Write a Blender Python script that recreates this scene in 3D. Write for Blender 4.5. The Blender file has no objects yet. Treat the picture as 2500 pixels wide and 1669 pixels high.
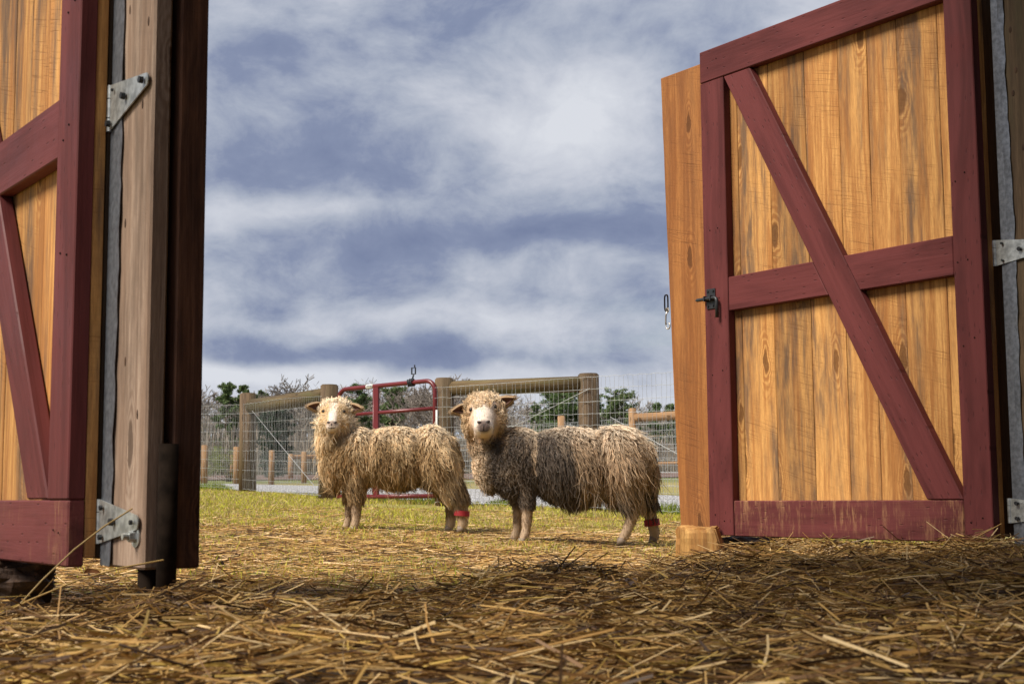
import bpy, bmesh, math, random
import numpy as np
from mathutils import Vector, Matrix
rng = np.random.default_rng(7)
random.seed(7)
sc = bpy.context.scene
COL = sc.collection
R = math.radians

# ---------------------------------------------------------------- camera
EYE = 0.32
cam_d = bpy.data.cameras.new('camera')
cam = bpy.data.objects.new('camera', cam_d); COL.objects.link(cam)
cam_d.sensor_width = 36.0
cam_d.lens = 36.0 * 3440 / 2500
cam_d.clip_start = 0.05; cam_d.clip_end = 3000
cam.matrix_world = (Matrix.Translation((0, 0, EYE)) @ Matrix.Rotation(R(90 + 6.27), 4, 'X')
                    @ Matrix.Rotation(-0.0065, 4, 'Z'))
cam_d.dof.use_dof = True
cam_d.dof.focus_distance = 7.5
cam_d.dof.aperture_fstop = 13
sc.camera = cam

# ---------------------------------------------------------------- view
sc.view_settings.view_transform = 'Standard'
sc.view_settings.look = 'None'
sc.view_settings.gamma = 1.0
sc.view_settings.use_curve_mapping = False
sc.view_settings.exposure = 0.45
try:
    sc.cycles.max_bounces = 8
    sc.cycles.use_denoising = True
except Exception:
    pass

# ---------------------------------------------------------------- sky and sun
SUN_EL, SUN_AZ = 48.0, -124.0        # azimuth measured from +Y towards +X
sdir = Vector((math.sin(R(SUN_AZ)) * math.cos(R(SUN_EL)), math.cos(R(SUN_AZ)) * math.cos(R(SUN_EL)), math.sin(R(SUN_EL))))
sun_d = bpy.data.lights.new('sun', 'SUN'); sun_d.energy = 4.2; sun_d.angle = R(24); sun_d.color = (1.0, 0.93, 0.82)
sun = bpy.data.objects.new('sun', sun_d); COL.objects.link(sun)
sun.rotation_euler = sdir.to_track_quat('Z', 'Y').to_euler()
sun.location = (-20, 5, 30)


class NT:
    """small node-tree helper"""
    def __init__(s, tree): s.t = tree; s.n = tree.nodes; s.l = tree.links
    def node(s, typ, **kw):
        n = s.n.new(typ)
        for k, v in kw.items(): setattr(n, k, v)
        return n
    def put(s, sock, v):
        if v is None: return
        if hasattr(v, 'links') or isinstance(v, bpy.types.NodeSocket): s.l.new(v, sock)
        else:
            if hasattr(sock.default_value, '__len__') and not hasattr(v, '__len__'): v = (v,) * len(sock.default_value)
            if hasattr(v, '__len__') and len(v) == 3 and len(sock.default_value) == 4: v = (*v, 1)
            sock.default_value = v
    def math(s, op, a, b=None, c=None, clamp=False):
        n = s.node('ShaderNodeMath', operation=op); n.use_clamp = clamp
        s.put(n.inputs[0], a)
        if b is not None: s.put(n.inputs[1], b)
        if c is not None: s.put(n.inputs[2], c)
        return n.outputs[0]
    def vmath(s, op, a, b=None):
        n = s.node('ShaderNodeVectorMath', operation=op); s.put(n.inputs[0], a)
        if b is not None: s.put(n.inputs[1], b)
        return n.outputs['Value'] if op in ('LENGTH', 'DOT_PRODUCT', 'DISTANCE') else n.outputs[0]
    def noise(s, vec, scale, detail=4, rough=0.55, dist=0.0, color=False):
        n = s.node('ShaderNodeTexNoise'); s.put(n.inputs['Vector'], vec)
        n.inputs['Scale'].default_value = scale; n.inputs['Detail'].default_value = detail
        n.inputs['Roughness'].default_value = rough; n.inputs['Distortion'].default_value = dist
        return n.outputs['Color'] if color else n.outputs[0]
    def maprange(s, v, a, b, c=0.0, d=1.0, smooth=True):
        n = s.node('ShaderNodeMapRange'); n.interpolation_type = 'SMOOTHSTEP' if smooth else 'LINEAR'
        s.put(n.inputs[0], v)
        for i, x in enumerate((a, b, c, d)): n.inputs[i + 1].default_value = x
        return n.outputs[0]
    def mix(s, f, a, b, mode='MIX'):
        n = s.node('ShaderNodeMix', data_type='RGBA', blend_type=mode)
        s.put(n.inputs[0], f); s.put(n.inputs[6], a); s.put(n.inputs[7], b)
        return n.outputs[2]
    def ramp(s, f, stops):
        n = s.node('ShaderNodeValToRGB'); s.put(n.inputs[0], f)
        e = n.color_ramp.elements
        while len(e) < len(stops): e.new(0.5)
        for el, (p, c) in zip(e, stops): el.position = p; el.color = (*c, 1)
        return n.outputs[0]
    def sep(s, v):
        n = s.node('ShaderNodeSeparateXYZ'); s.put(n.inputs[0], v); return n.outputs
    def comb(s, x, y, z):
        n = s.node('ShaderNodeCombineXYZ')
        for i, v in enumerate((x, y, z)): s.put(n.inputs[i], v)
        return n.outputs[0]
    def mapping(s, v, scale=(1, 1, 1), loc=(0, 0, 0), rot=(0, 0, 0)):
        n = s.node('ShaderNodeMapping'); s.put(n.inputs[0], v)
        n.inputs['Location'].default_value = loc; n.inputs['Rotation'].default_value = rot; n.inputs['Scale'].default_value = scale
        return n.outputs[0]
    def bump(s, h, strength=0.4, dist=0.01):
        n = s.node('ShaderNodeBump'); s.put(n.inputs['Height'], h)
        n.inputs['Strength'].default_value = strength; n.inputs['Distance'].default_value = dist
        return n.outputs[0]


world = bpy.data.worlds.new('World'); sc.world = world; world.use_nodes = True
W = NT(world.node_tree)
for n in list(W.n): W.n.remove(n)
out = W.node('ShaderNodeOutputWorld'); bg = W.node('ShaderNodeBackground'); W.l.new(bg.outputs[0], out.inputs[0])
bg.inputs['Strength'].default_value = 0.1
sky = W.node('ShaderNodeTexSky'); sky.sky_type = 'NISHITA'; sky.sun_disc = False
sky.sun_elevation = R(SUN_EL); sky.sun_rotation = R(SUN_AZ); sky.air_density = 1.2; sky.dust_density = 1.5
tc = W.node('ShaderNodeTexCoord'); dirv = tc.outputs['Generated']
sx, sy, sz = W.sep(dirv)
h = W.math('ADD', W.math('MAXIMUM', sz, 0.0), 0.16)
pl = W.comb(W.math('DIVIDE', sx, h), W.math('DIVIDE', sy, h), 0.0)
pl = W.vmath('ADD', pl, (3.1, 0.4, 0.0))
wv = W.vmath('SUBTRACT', W.noise(W.mapping(dirv, scale=(1, 1, 1.5)), 9.0, 2, 0.5, 0, True), (0.5, 0.5, 0.5))
dirw = W.vmath('ADD', dirv, W.vmath('MULTIPLY', wv, (0.06, 0.0, 0.045)))
n1 = W.noise(W.mapping(pl, scale=(1.2, 0.60, 1)), 1.0, 9, 0.56, 0.0)
n2 = W.noise(W.mapping(dirw, scale=(7.0, 2.5, 11), loc=(4, 2, 0.3)), 1.0, 9, 0.56, 0.0)
n3 = W.noise(W.mapping(dirw, scale=(20, 6, 34), loc=(1, 7, 0)), 1.0, 8, 0.64)
dens = W.math('ADD', W.math('MULTIPLY', n1, 0.38), W.math('ADD', W.math('MULTIPLY', n2, 0.42), W.math('MULTIPLY', n3, 0.20)))


def cloudblob(px, py, rx, ry, amt):
    """one cloud bank: a soft thickening or thinning of the cover around a direction"""
    global dens
    ax = (px - 1250) / 3440; az = (1212 - py) / 3440
    d = Vector((ax, 1, az)).normalized()
    v = W.vmath('SUBTRACT', dirw, tuple(d))
    v = W.vmath('MULTIPLY', v, (3440 / rx, 3.0, 3440 / ry))
    r2 = W.vmath('DOT_PRODUCT', v, v)
    g = W.math('EXPONENT', W.math('MULTIPLY', r2, -1.0))
    dens = W.math('ADD', dens, W.math('MULTIPLY', g, amt))


for b in ((760, 390, 330, 90, 0.10), (600, 600, 200, 110, 0.03), (1250, 570, 380, 55, 0.12), (1560, 480, 130, 50, 0.07),
          (800, 870, 520, 38, 0.12), (1380, 880, 250, 28, 0.06), (650, 745, 110, 40, 0.09), (620, 640, 260, 55, 0.05), (560, 130, 160, 150, 0.05),
          (1330, 300, 330, 130, -0.11), (1150, 60, 420, 90, 0.015), (780, 500, 330, 34, -0.09), (1300, 640, 300, 40, -0.05), (900, 770, 420, 45, -0.07),
          (700, 910, 330, 26, -0.12), (1250, 790, 340, 40, -0.05), (1500, 120, 220, 120, -0.03)):
    cloudblob(*b)
dens = W.math('ADD', W.math('MULTIPLY', W.math('SUBTRACT', dens, 0.5), 1.3), 0.5)
dens = W.math('SUBTRACT', dens, W.maprange(sz, 0.07, 0.115, 0.11, 0.0))
ccol = W.ramp(dens, [(0.32, (0.70, 0.725, 0.785)), (0.43, (0.555, 0.585, 0.665)), (0.515, (0.40, 0.443, 0.545)), (0.60, (0.24, 0.285, 0.42)), (0.74, (0.16, 0.20, 0.335))])
ccol = W.mix(1.0, ccol, (7.3, 7.3, 7.3), 'MULTIPLY')
gap = W.maprange(W.noise(W.mapping(pl, scale=(0.8, 1.4, 1), loc=(9, 1, 0)), 1.0, 5, 0.55, 0.4), 0.60, 0.74, 0.0, 0.55)
low = W.maprange(sz, 0.0, 0.16, 1.0, 0.15)
gap = W.math('MULTIPLY', gap, low)
skyc = W.mix(gap, ccol, W.mix(1.0, sky.outputs[0], (0.75, 0.75, 0.75), 'MULTIPLY'))
W.l.new(skyc, bg.inputs['Color'])

# ---------------------------------------------------------------- mesh helpers


def tag(o, label=None, cat=None, group=None, kind=None):
    if label: o['label'] = label
    if cat: o['category'] = cat
    if group: o['group'] = group
    if kind: o['kind'] = kind
    return o


def empty(name, loc=(0, 0, 0), rot=None):
    o = bpy.data.objects.new(name, None); COL.objects.link(o); o.empty_display_size = 0.1
    o.location = loc
    if rot: o.rotation_euler = rot
    return o


def link(name, me, mat=None, parent=None, smooth=None):
    o = bpy.data.objects.new(name, me); COL.objects.link(o)
    if mat is not None and not me.materials: me.materials.append(mat)
    if parent is not None: o.parent = parent
    if smooth is not None: me.polygons.foreach_set('use_smooth', [smooth] * len(me.polygons))
    return o


def from_bm(bm, name='m'):
    me = bpy.data.meshes.new(name); bm.to_mesh(me); bm.free(); return me


def tubes(P, Rad, sides=3, color=None, cap=False, closed_ref=None):
    """P (N,M,3) centre lines, Rad (N,M) or (N,1); one mesh of N tubes (sides=2: ribbons)"""
    P = np.asarray(P, float); N, M, _ = P.shape
    Rad = np.broadcast_to(np.asarray(Rad, float), (N, M))
    T = np.gradient(P, axis=1) if M > 2 else np.repeat((P[:, 1:] - P[:, :1]), 2, axis=1)
    T /= np.linalg.norm(T, axis=2, keepdims=True) + 1e-9
    ref = rng.normal(size=(N, 1, 3)) if closed_ref is None else np.broadcast_to(closed_ref, (N, 1, 3))
    B = np.cross(T, np.broadcast_to(ref, T.shape)); B /= np.linalg.norm(B, axis=2, keepdims=True) + 1e-9
    C = np.cross(T, B)
    ang = np.arange(sides) * 2 * math.pi / sides
    V = (P[:, :, None, :] + Rad[:, :, None, None] * (np.cos(ang)[None, None, :, None] * B[:, :, None, :]
                                                     + np.sin(ang)[None, None, :, None] * C[:, :, None, :]))
    verts = V.reshape(-1, 3)
    base = (np.arange(N) * M * sides)[:, None, None]
    k = np.arange(M - 1)[None, :, None] * sides
    if sides == 2:
        q = np.stack([base + k, base + k + 1, base + k + sides + 1, base + k + sides], -1).reshape(-1, 4)
    else:
        s0 = np.arange(sides)[None, None, :]; s1 = (s0 + 1) % sides
        q = np.stack([base + k + s0, base + k + s1, base + k + sides + s1, base + k + sides + s0], -1).reshape(-1, 4)
    me = bpy.data.meshes.new('tubes')
    nf = len(q)
    me.vertices.add(len(verts)); me.vertices.foreach_set('co', verts.ravel())
    me.loops.add(nf * 4); me.loops.foreach_set('vertex_index', q.ravel().astype(np.int32))
    me.polygons.add(nf); me.polygons.foreach_set('loop_start', (np.arange(nf) * 4).astype(np.int32))
    me.polygons.foreach_set('use_smooth', np.ones(nf, bool))
    me.update(calc_edges=True)
    if cap and sides > 2:
        bm = bmesh.new(); bm.from_mesh(me); bm.verts.ensure_lookup_table()
        for i in range(N):
            a = i * M * sides; b_ = a + (M - 1) * sides
            bm.faces.new([bm.verts[a + j] for j in range(sides)][::-1]); bm.faces.new([bm.verts[b_ + j] for j in range(sides)])
        bm.to_mesh(me); bm.free()
    if color is not None:
        color = np.asarray(color, float)
        if color.ndim == 2: color = np.repeat(color[:, None, :], M, axis=1)
        c = np.repeat(color, sides, axis=1).reshape(-1, 3)
        c = np.concatenate([c, np.ones((len(c), 1))], 1)
        at_ = me.attributes.new('Col', 'FLOAT_COLOR', 'POINT'); at_.data.foreach_set('color', c.ravel())
    return me


def box_bm(bm, size, loc=(0, 0, 0), rot=None, bevel=0.0):
    m = Matrix.Translation(loc) @ (rot.to_4x4() if rot is not None else Matrix()) @ Matrix.Diagonal((*size, 1))
    r = bmesh.ops.create_cube(bm, size=1, matrix=m)
    if bevel > 0:
        es = list({e for v in r['verts'] for e in v.link_edges})
        bmesh.ops.bevel(bm, geom=es, offset=bevel, segments=2, affect='EDGES', profile=0.6)
    return r


def cyl_bm(bm, p0, p1, r0, r1=None, seg=14, bevel=0.0):
    p0 = Vector(p0); p1 = Vector(p1); d = p1 - p0
    r1 = r0 if r1 is None else r1
    m = Matrix.Translation((p0 + p1) / 2) @ d.to_track_quat('Z', 'Y').to_matrix().to_4x4()
    return bmesh.ops.create_cone(bm, cap_ends=True, segments=seg, radius1=r0, radius2=r1, depth=d.length, matrix=m)


def cyl(name, p0, p1, r0, mat, parent=None, r1=None, seg=14, bevel=0.0):
    """cylinder object with its own origin at p0 and its grain along local Z"""
    p0 = Vector(p0); p1 = Vector(p1); d = p1 - p0
    bm = bmesh.new()
    bmesh.ops.create_cone(bm, cap_ends=True, segments=seg, radius1=r0, radius2=r0 if r1 is None else r1, depth=d.length,
                          matrix=Matrix.Translation((0, 0, d.length / 2)))
    if bevel > 0:
        es = [e for e in bm.edges if len(e.link_faces) == 2 and any(len(f.verts) > 4 for f in e.link_faces)]
        bmesh.ops.bevel(bm, geom=es, offset=bevel, segments=2, affect='EDGES')
    me = from_bm(bm)
    for p in me.polygons: p.use_smooth = len(p.vertices) <= 4
    o = link(name, me, mat, parent)
    o.location = p0; o.rotation_euler = d.to_track_quat('Z', 'Y').to_euler()
    return o


def timber_mesh(length, width, thick, bevel=0.003, wob=0.0, taper=None, segs=None, miter=None):
    """board along local Z (0..length), width along X (0..width), thickness along Y (0..thick)"""
    segs = segs or (max(2, int(length / 0.12)) if wob else 1)
    bm = bmesh.new(); rings = []
    for i in range(segs + 1):
        t = i / segs
        w0, w1 = 0.0, width
        if taper: w0, w1 = taper(t)
        if wob and 0 < i < segs: w0 += random.uniform(-wob, wob); w1 += random.uniform(-wob, wob)
        zl = zr = t * length
        if miter:
            zl = miter[0] * (1 - t) + (length + miter[2]) * t; zr = miter[1] * (1 - t) + (length + miter[3]) * t
        rings.append([bm.verts.new((w0, 0, zl)), bm.verts.new((w1, 0, zr)), bm.verts.new((w1, thick, zr)), bm.verts.new((w0, thick, zl))])
    for a, b in zip(rings, rings[1:]):
        for j in range(4): bm.faces.new([a[j], a[(j + 1) % 4], b[(j + 1) % 4], b[j]])
    bm.faces.new(rings[0][::-1]); bm.faces.new(rings[-1])
    bmesh.ops.recalc_face_normals(bm, faces=bm.faces)
    if bevel:
        es = [e for e in bm.edges if e.calc_face_angle(0) > 0.6]
        bmesh.ops.bevel(bm, geom=es, offset=bevel, segments=1, affect='EDGES')
    return from_bm(bm, 'timber')


def vnoise(x, y, seed=0):
    """cheap smooth value noise on numpy arrays"""
    x = np.asarray(x, float); y = np.asarray(y, float)
    xi = np.floor(x).astype(int); yi = np.floor(y).astype(int); fx = x - xi; fy = y - yi
    fx = fx * fx * (3 - 2 * fx); fy = fy * fy * (3 - 2 * fy)
    def hsh(a, b):
        v = np.sin(a * 127.1 + b * 311.7 + seed * 74.7) * 43758.5453
        return v - np.floor(v)
    return ((hsh(xi, yi) * (1 - fx) + hsh(xi + 1, yi) * fx) * (1 - fy) + (hsh(xi, yi + 1) * (1 - fx) + hsh(xi + 1, yi + 1) * fx) * fy)


# ---------------------------------------------------------------- materials
def newmat(name):
    m = bpy.data.materials.new(name); m.use_nodes = True
    t = NT(m.node_tree); b = t.n['Principled BSDF']
    return m, t, b


def mat_plain(name, col, rough=0.6, metal=0.0, spec=0.5, var=0.15, nscale=20.0, bump=0.0):
    m, t, b = newmat(name)
    c = t.node('ShaderNodeTexCoord').outputs['Object']
    n = t.noise(c, nscale, 5, 0.6)
    col2 = tuple(x * (1 - var * 2) for x in col)
    t.put(b.inputs['Base Color'], t.mix(t.maprange(n, 0.3, 0.7), col, col2))
    b.inputs['Roughness'].default_value = rough; b.inputs['Metallic'].default_value = metal
    b.inputs['Specular IOR Level'].default_value = spec
    if bump: t.put(b.inputs['Normal'], t.bump(n, bump, 0.01))
    return m


def mat_attr(name, rough=0.8, spec=0.2, var=None, sheen=0.0, trans=0.0):
    m, t, b = newmat(name)
    a = t.node('ShaderNodeAttribute', attribute_name='Col')
    col = a.outputs['Color']
    t.put(b.inputs['Base Color'], col)
    b.inputs['Roughness'].default_value = rough; b.inputs['Specular IOR Level'].default_value = spec
    if sheen: b.inputs['Sheen Weight'].default_value = sheen
    if trans:
        tr = t.node('ShaderNodeBsdfTranslucent'); t.put(tr.inputs[0], col)
        mx = t.node('ShaderNodeMixShader'); mx.inputs[0].default_value = trans
        t.l.new(b.outputs[0], mx.inputs[1]); t.l.new(tr.outputs[0], mx.inputs[2])
        t.l.new(mx.outputs[0], t.n['Material Output'].inputs[0])
    return m


def mat_wood(name, light, dark, stain, grain=1.0, saw=0.5, stain_amt=0.5, knots=True, rough=0.75, hue=0.25):
    """sawn timber, grain along the object's own Z"""
    m, t, b = newmat(name)
    c = t.node('ShaderNodeTexCoord').outputs['Object']
    oi = t.node('ShaderNodeObjectInfo').outputs['Random']
    off = t.comb(t.math('MULTIPLY', oi, 37.0), t.math('MULTIPLY', oi, 11.0), t.math('MULTIPLY', oi, 53.0))
    p = t.vmath('ADD', c, off)
    warp = t.noise(t.mapping(p, scale=(5, 5, 1.4)), 1.0, 3, 0.5, 0, True)
    p2 = t.vmath('ADD', p, t.vmath('MULTIPLY', t.vmath('SUBTRACT', warp, (0.5, 0.5, 0.5)), (0.06, 0.06, 0.0)))
    # knots pull the grain around them
    vor = t.node('ShaderNodeTexVoronoi', voronoi_dimensions='2D'); vor.inputs['Scale'].default_value = 1.0; vor.inputs['Randomness'].default_value = 1.0
    p3 = t.vmath('ADD', p2, t.vmath('MULTIPLY', t.vmath('SUBTRACT', t.noise(p, 22.0, 3, 0.5, 0, True), (0.5, 0.5, 0.5)), (0.02, 0.02, 0.05)))
    kx, ky, kz = t.sep(p3)
    t.put(vor.inputs['Vector'], t.comb(t.math('MULTIPLY', t.math('ADD', kx, ky), 6.5), t.math('MULTIPLY', kz, 2.0), 0.0))
    kd = vor.outputs['Distance']; ksel = t.maprange(t.sep(vor.outputs['Color'])[0], 0.76, 0.78)
    ring = t.math('SINE', t.math('MULTIPLY', kd, 90.0))
    knot = t.math('MULTIPLY', t.maprange(kd, 0.07, 0.13, 1.0, 0.0), ksel)
    halo = t.math('MULTIPLY', t.maprange(kd, 0.08, 0.40, 1.0, 0.0), ksel)
    g1 = t.noise(t.mapping(p2, scale=(70, 70, 2.2)), 1.0, 4, 0.6)
    g2 = t.noise(t.mapping(p2, scale=(14, 14, 0.5)), 1.0, 4, 0.6, 0.3)
    gr = t.math('ADD', t.math('MULTIPLY', g1, 0.45), t.math('MULTIPLY', g2, 0.55))
    if knots: gr = t.math('ADD', gr, t.math('MULTIPLY', t.math('MULTIPLY', ring, halo), 0.10))
    col = t.mix(t.maprange(gr, 0.38, 0.60), light, dark)
    # weather staining, in long streaks
    s1 = t.noise(t.mapping(p, scale=(9, 9, 0.9), loc=(3, 1, 5)), 1.0, 6, 0.65, 0.2)
    s2 = t.noise(t.mapping(p, scale=(40, 40, 6), loc=(1, 8, 2)), 1.0, 4, 0.6)
    st = t.math('MULTIPLY', t.maprange(s1, 0.44, 0.62), t.maprange(s2, 0.35, 0.6, 0.35, 1.0))
    col = t.mix(t.math('MULTIPLY', st, stain_amt), col, stain)
    # saw marks: fine, slightly slanted lines across the board
    xs, ys, zs = t.sep(p)
    zz = t.math('ADD', zs, t.math('ADD', t.math('MULTIPLY', xs, 0.28), t.math('MULTIPLY', t.math('MULTIPLY', xs, xs), 0.0)))
    sw = t.noise(t.comb(t.math('MULTIPLY', xs, 5.0), 0.0, t.math('MULTIPLY', zz, 170.0)), 1.0, 3, 0.7)
    swm = t.math('MULTIPLY', t.maprange(sw, 0.52, 0.70), t.maprange(t.noise(t.mapping(p, scale=(4, 4, 3)), 1.0, 3), 0.4, 0.62))
    col = t.mix(t.math('MULTIPLY', swm, saw), col, tuple(x * 0.55 for x in dark))
    if knots: col = t.mix(t.math('MULTIPLY', knot, 0.85), col, tuple(x * 0.35 for x in dark))
    fg = t.noise(t.mapping(p, scale=(260, 260, 26)), 1.0, 3, 0.7)
    col = t.mix(t.maprange(fg, 0.3, 0.7, 0.0, 0.38), col, tuple(x * 0.5 for x in dark))
    # board-to-board tone
    hs = t.node('ShaderNodeHueSaturation'); t.put(hs.inputs['Color'], col)
    t.put(hs.inputs['Value'], t.math('ADD', 1.0 - hue / 2, t.math('MULTIPLY', oi, hue)))
    t.put(b.inputs['Base Color'], hs.outputs[0])
    b.inputs['Roughness'].default_value = rough; b.inputs['Specular IOR Level'].default_value = 0.25
    hgt = t.math('SUBTRACT', t.math('MULTIPLY', g1, 0.6 * grain), t.math('MULTIPLY', swm, saw * 0.5))
    if knots: hgt = t.math('SUBTRACT', hgt, t.math('MULTIPLY', knot, 0.5))
    t.put(b.inputs['Normal'], t.bump(hgt, 0.5, 0.006))
    return m


def mat_paint(name, col, wear=0.0):
    """oxblood barn paint over sawn wood; wear = how much bare wood shows in worn patches"""
    m, t, b = newmat(name)
    c = t.node('ShaderNodeTexCoord').outputs['Object']
    oi = t.node('ShaderNodeObjectInfo').outputs['Random']
    off = t.comb(t.math('MULTIPLY', oi, 21.0), t.math('MULTIPLY', oi, 13.0), t.math('MULTIPLY', oi, 17.0))
    p = t.vmath('ADD', c, off)
    g1 = t.noise(t.mapping(p, scale=(60, 60, 2.0)), 1.0, 5, 0.6, 0.4)
    g2 = t.noise(p, 4.0, 5, 0.6)
    g3 = t.noise(t.mapping(p, scale=(11, 11, 1.2)), 1.0, 4, 0.6, 0.8)
    dk = tuple(x * 0.70 for x in col); lt = tuple(min(1, x * 1.22 + 0.004) for x in col)
    cc = t.mix(t.maprange(g3, 0.35, 0.68), lt, dk)
    cc = t.mix(t.maprange(g2, 0.4, 0.75, 0.0, 0.45), cc, lt)
    vor = t.node('ShaderNodeTexVoronoi', voronoi_dimensions='2D'); kx, ky, kz = t.sep(p); t.put(vor.inputs['Vector'], t.comb(t.math('MULTIPLY', kx, 9.0), t.math('MULTIPLY', kz, 2.6), 0.0))
    kn = t.math('MULTIPLY', t.maprange(vor.outputs['Distance'], 0.05, 0.16, 1.0, 0.0), t.maprange(t.sep(vor.outputs['Color'])[0], 0.62, 0.64))
    cc = t.mix(t.math('MULTIPLY', kn, 0.55), cc, tuple(x * 0.45 for x in col))
    chips = t.math('MULTIPLY', t.maprange(t.noise(t.mapping(p, scale=(45, 45, 16), loc=(2, 2, 2)), 1.0, 3, 0.6), 0.80, 0.81), 1.0)
    if wear:
        w1 = t.noise(t.mapping(p, scale=(9, 60, 55), loc=(5, 5, 5)), 1.0, 6, 0.75)
        w2 = t.noise(p, 3.2, 4, 0.6)
        wm = t.math('MULTIPLY', t.maprange(w1, 0.46, 0.70), t.maprange(w2, 0.40, 0.68))
        cc = t.mix(t.math('MULTIPLY', wm, wear), cc, (0.36, 0.19, 0.09))
    t.put(b.inputs['Base Color'], cc)
    t.put(b.inputs['Roughness'], t.maprange(g2, 0.3, 0.7, 0.55, 0.75))
    b.inputs['Specular IOR Level'].default_value = 0.22
    hgt = t.math('SUBTRACT', t.math('MULTIPLY', g1, 0.7), t.math('MULTIPLY', kn, 0.5))
    t.put(b.inputs['Normal'], t.bump(hgt, 0.45, 0.005))
    return m


M = {}
M['board'] = mat_wood('pine_boards', (0.63, 0.33, 0.105), (0.36, 0.15, 0.042), (0.105, 0.07, 0.05), saw=0.6, stain_amt=0.92, hue=0.4)
M['plank'] = mat_wood('orange_plank', (0.42, 0.175, 0.05), (0.27, 0.098, 0.027), (0.13, 0.06, 0.03), saw=0.8, stain_amt=0.35)
M['post_wood'] = mat_wood('post_timber', (0.46, 0.335, 0.25), (0.27, 0.175, 0.12), (0.13, 0.09, 0.065), saw=0.1, stain_amt=0.75)
M['brown_wood'] = mat_wood('brown_timber', (0.22, 0.10, 0.055), (0.10, 0.043, 0.025), (0.04, 0.022, 0.018), saw=0.2, stain_amt=0.7)
M['fence_wood'] = mat_wood('fence_timber', (0.175, 0.115, 0.065), (0.085, 0.053, 0.03), (0.11, 0.09, 0.045), saw=0.0, stain_amt=0.6, grain=1.4)
M['rail_wood'] = mat_wood('rail_timber', (0.18, 0.125, 0.06), (0.09, 0.06, 0.03), (0.13, 0.125, 0.045), saw=0.0, stain_amt=0.7, grain=1.4)
M['far_wood'] = mat_wood('far_timber', (0.42, 0.25, 0.125), (0.28, 0.155, 0.075), (0.15, 0.1, 0.06), saw=0.0, stain_amt=0.3)
M['block_wood'] = mat_wood('log_end', (0.62, 0.36, 0.12), (0.42, 0.20, 0.06), (0.16, 0.09, 0.04), saw=0.1, stain_amt=0.7, knots=False, grain=2.0)
M['bark'] = mat_wood('old_log', (0.13, 0.07, 0.04), (0.05, 0.028, 0.018), (0.03, 0.02, 0.015), saw=0.0, stain_amt=0.8, knots=False, grain=3.0)
M['dark_roof'] = mat_wood('barn_timber', (0.10, 0.065, 0.04), (0.06, 0.038, 0.022), (0.04, 0.03, 0.02), saw=0.1)
M['paint'] = mat_paint('oxblood_paint', (0.106, 0.022, 0.021))
M['paint_worn'] = mat_paint('oxblood_paint_worn', (0.108, 0.024, 0.023), wear=0.85)
M['galv'] = mat_plain('galvanised', (0.30, 0.32, 0.36), 0.42, 0.7, var=0.22, nscale=60, bump=0.1)
M['zinc'] = mat_plain('zinc_hinge', (0.66, 0.68, 0.66), 0.42, 0.75, var=0.25, nscale=35, bump=0.08)
M['wire'] = mat_plain('fence_wire', (0.46, 0.47, 0.47), 0.5, 0.35, var=0.1)
M['black_iron'] = mat_plain('black_iron', (0.03, 0.032, 0.036), 0.45, 0.2)
M['pipe'] = mat_plain('rusty_pipe', (0.020, 0.013, 0.009), 0.9, 0.0, 0.05, var=0.35, nscale=18, bump=0.2)  # rust brown darkened further, putting the pipes' shade into the colour
M['gate_red'] = mat_plain('gate_enamel', (0.15, 0.016, 0.02), 0.33, 0.0, var=0.1, nscale=6)
M['white'] = mat_plain('white_sticker', (0.75, 0.74, 0.70), 0.5, var=0.05)
M['ink'] = mat_plain('black_ink', (0.02, 0.02, 0.02), 0.6)
M['band_red'] = mat_plain('leg_band_red', (0.34, 0.012, 0.018), 0.65, var=0.08)
M['stone'] = mat_plain('field_stone', (0.30, 0.26, 0.22), 0.8, var=0.3, nscale=15, bump=0.4)
M['steel'] = mat_plain('worn_brass_steel', (0.62, 0.55, 0.46), 0.35, 0.8)
M['straw'] = mat_attr('straw', 0.55, 0.35, trans=0.12)
M['grass'] = mat_attr('grass_blades', 0.6, 0.25, trans=0.3)
M['leaf'] = mat_attr('dead_leaf', 0.6, 0.3, trans=0.1)
M['wool'] = mat_attr('wool', 0.85, 0.15, sheen=0.25, trans=0.18)
M['hide'] = mat_attr('sheep_hide', 0.95, 0.05)
M['needle'] = mat_attr('needles', 0.7, 0.2, trans=0.15)
M['twig'] = mat_attr('twigs', 0.85, 0.1)
M['eye'] = mat_plain('eye', (0.012, 0.01, 0.012), 0.3, var=0.0)
M['nostril'] = mat_plain('nostril', (0.035, 0.02, 0.018), 0.5, var=0.1)
M['ear_in'] = mat_plain('ear_inside', (0.24, 0.12, 0.085), 0.8, var=0.3, nscale=40)
M['hoof'] = mat_plain('hoof', (0.30, 0.22, 0.16), 0.6, var=0.25)

# ---------------------------------------------------------------- terrain
PROF_Y = np.array([-10, 0, 8, 22, 45, 57, 80, 150, 260, 900])
PROF_Z = np.array([-0.14, -0.1375, 0.045, 0.364, 0.74, 0.87, 1.5, 3.2, 4.5, 6.0])


def gz(x, y):
    x = np.asarray(x, float); y = np.asarray(y, float)
    z = np.interp(y, PROF_Y, PROF_Z)
    f = np.clip((45 - y) / 25, 0, 1) * np.clip((y + 3) / 6, 0, 1)
    z = z - 0.0347 * np.clip(x, -14, 14) * f
    near = np.clip((40 - y) / 20, 0, 1)
    return z + near * 0.022 * (vnoise(x * 1.7, y * 1.7, 3) - 0.5) + 0.25 * np.clip((y - 60) / 80, 0, 1) * (vnoise(x * 0.05, y * 0.05, 5) - 0.5)


# the bedding edge runs along the doorway
E0 = np.array([-0.95, 3.05]); E1 = np.array([1.75, 5.35])
ed = (E1 - E0) / np.linalg.norm(E1 - E0); en = np.array([-ed[1], ed[0]])


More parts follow.
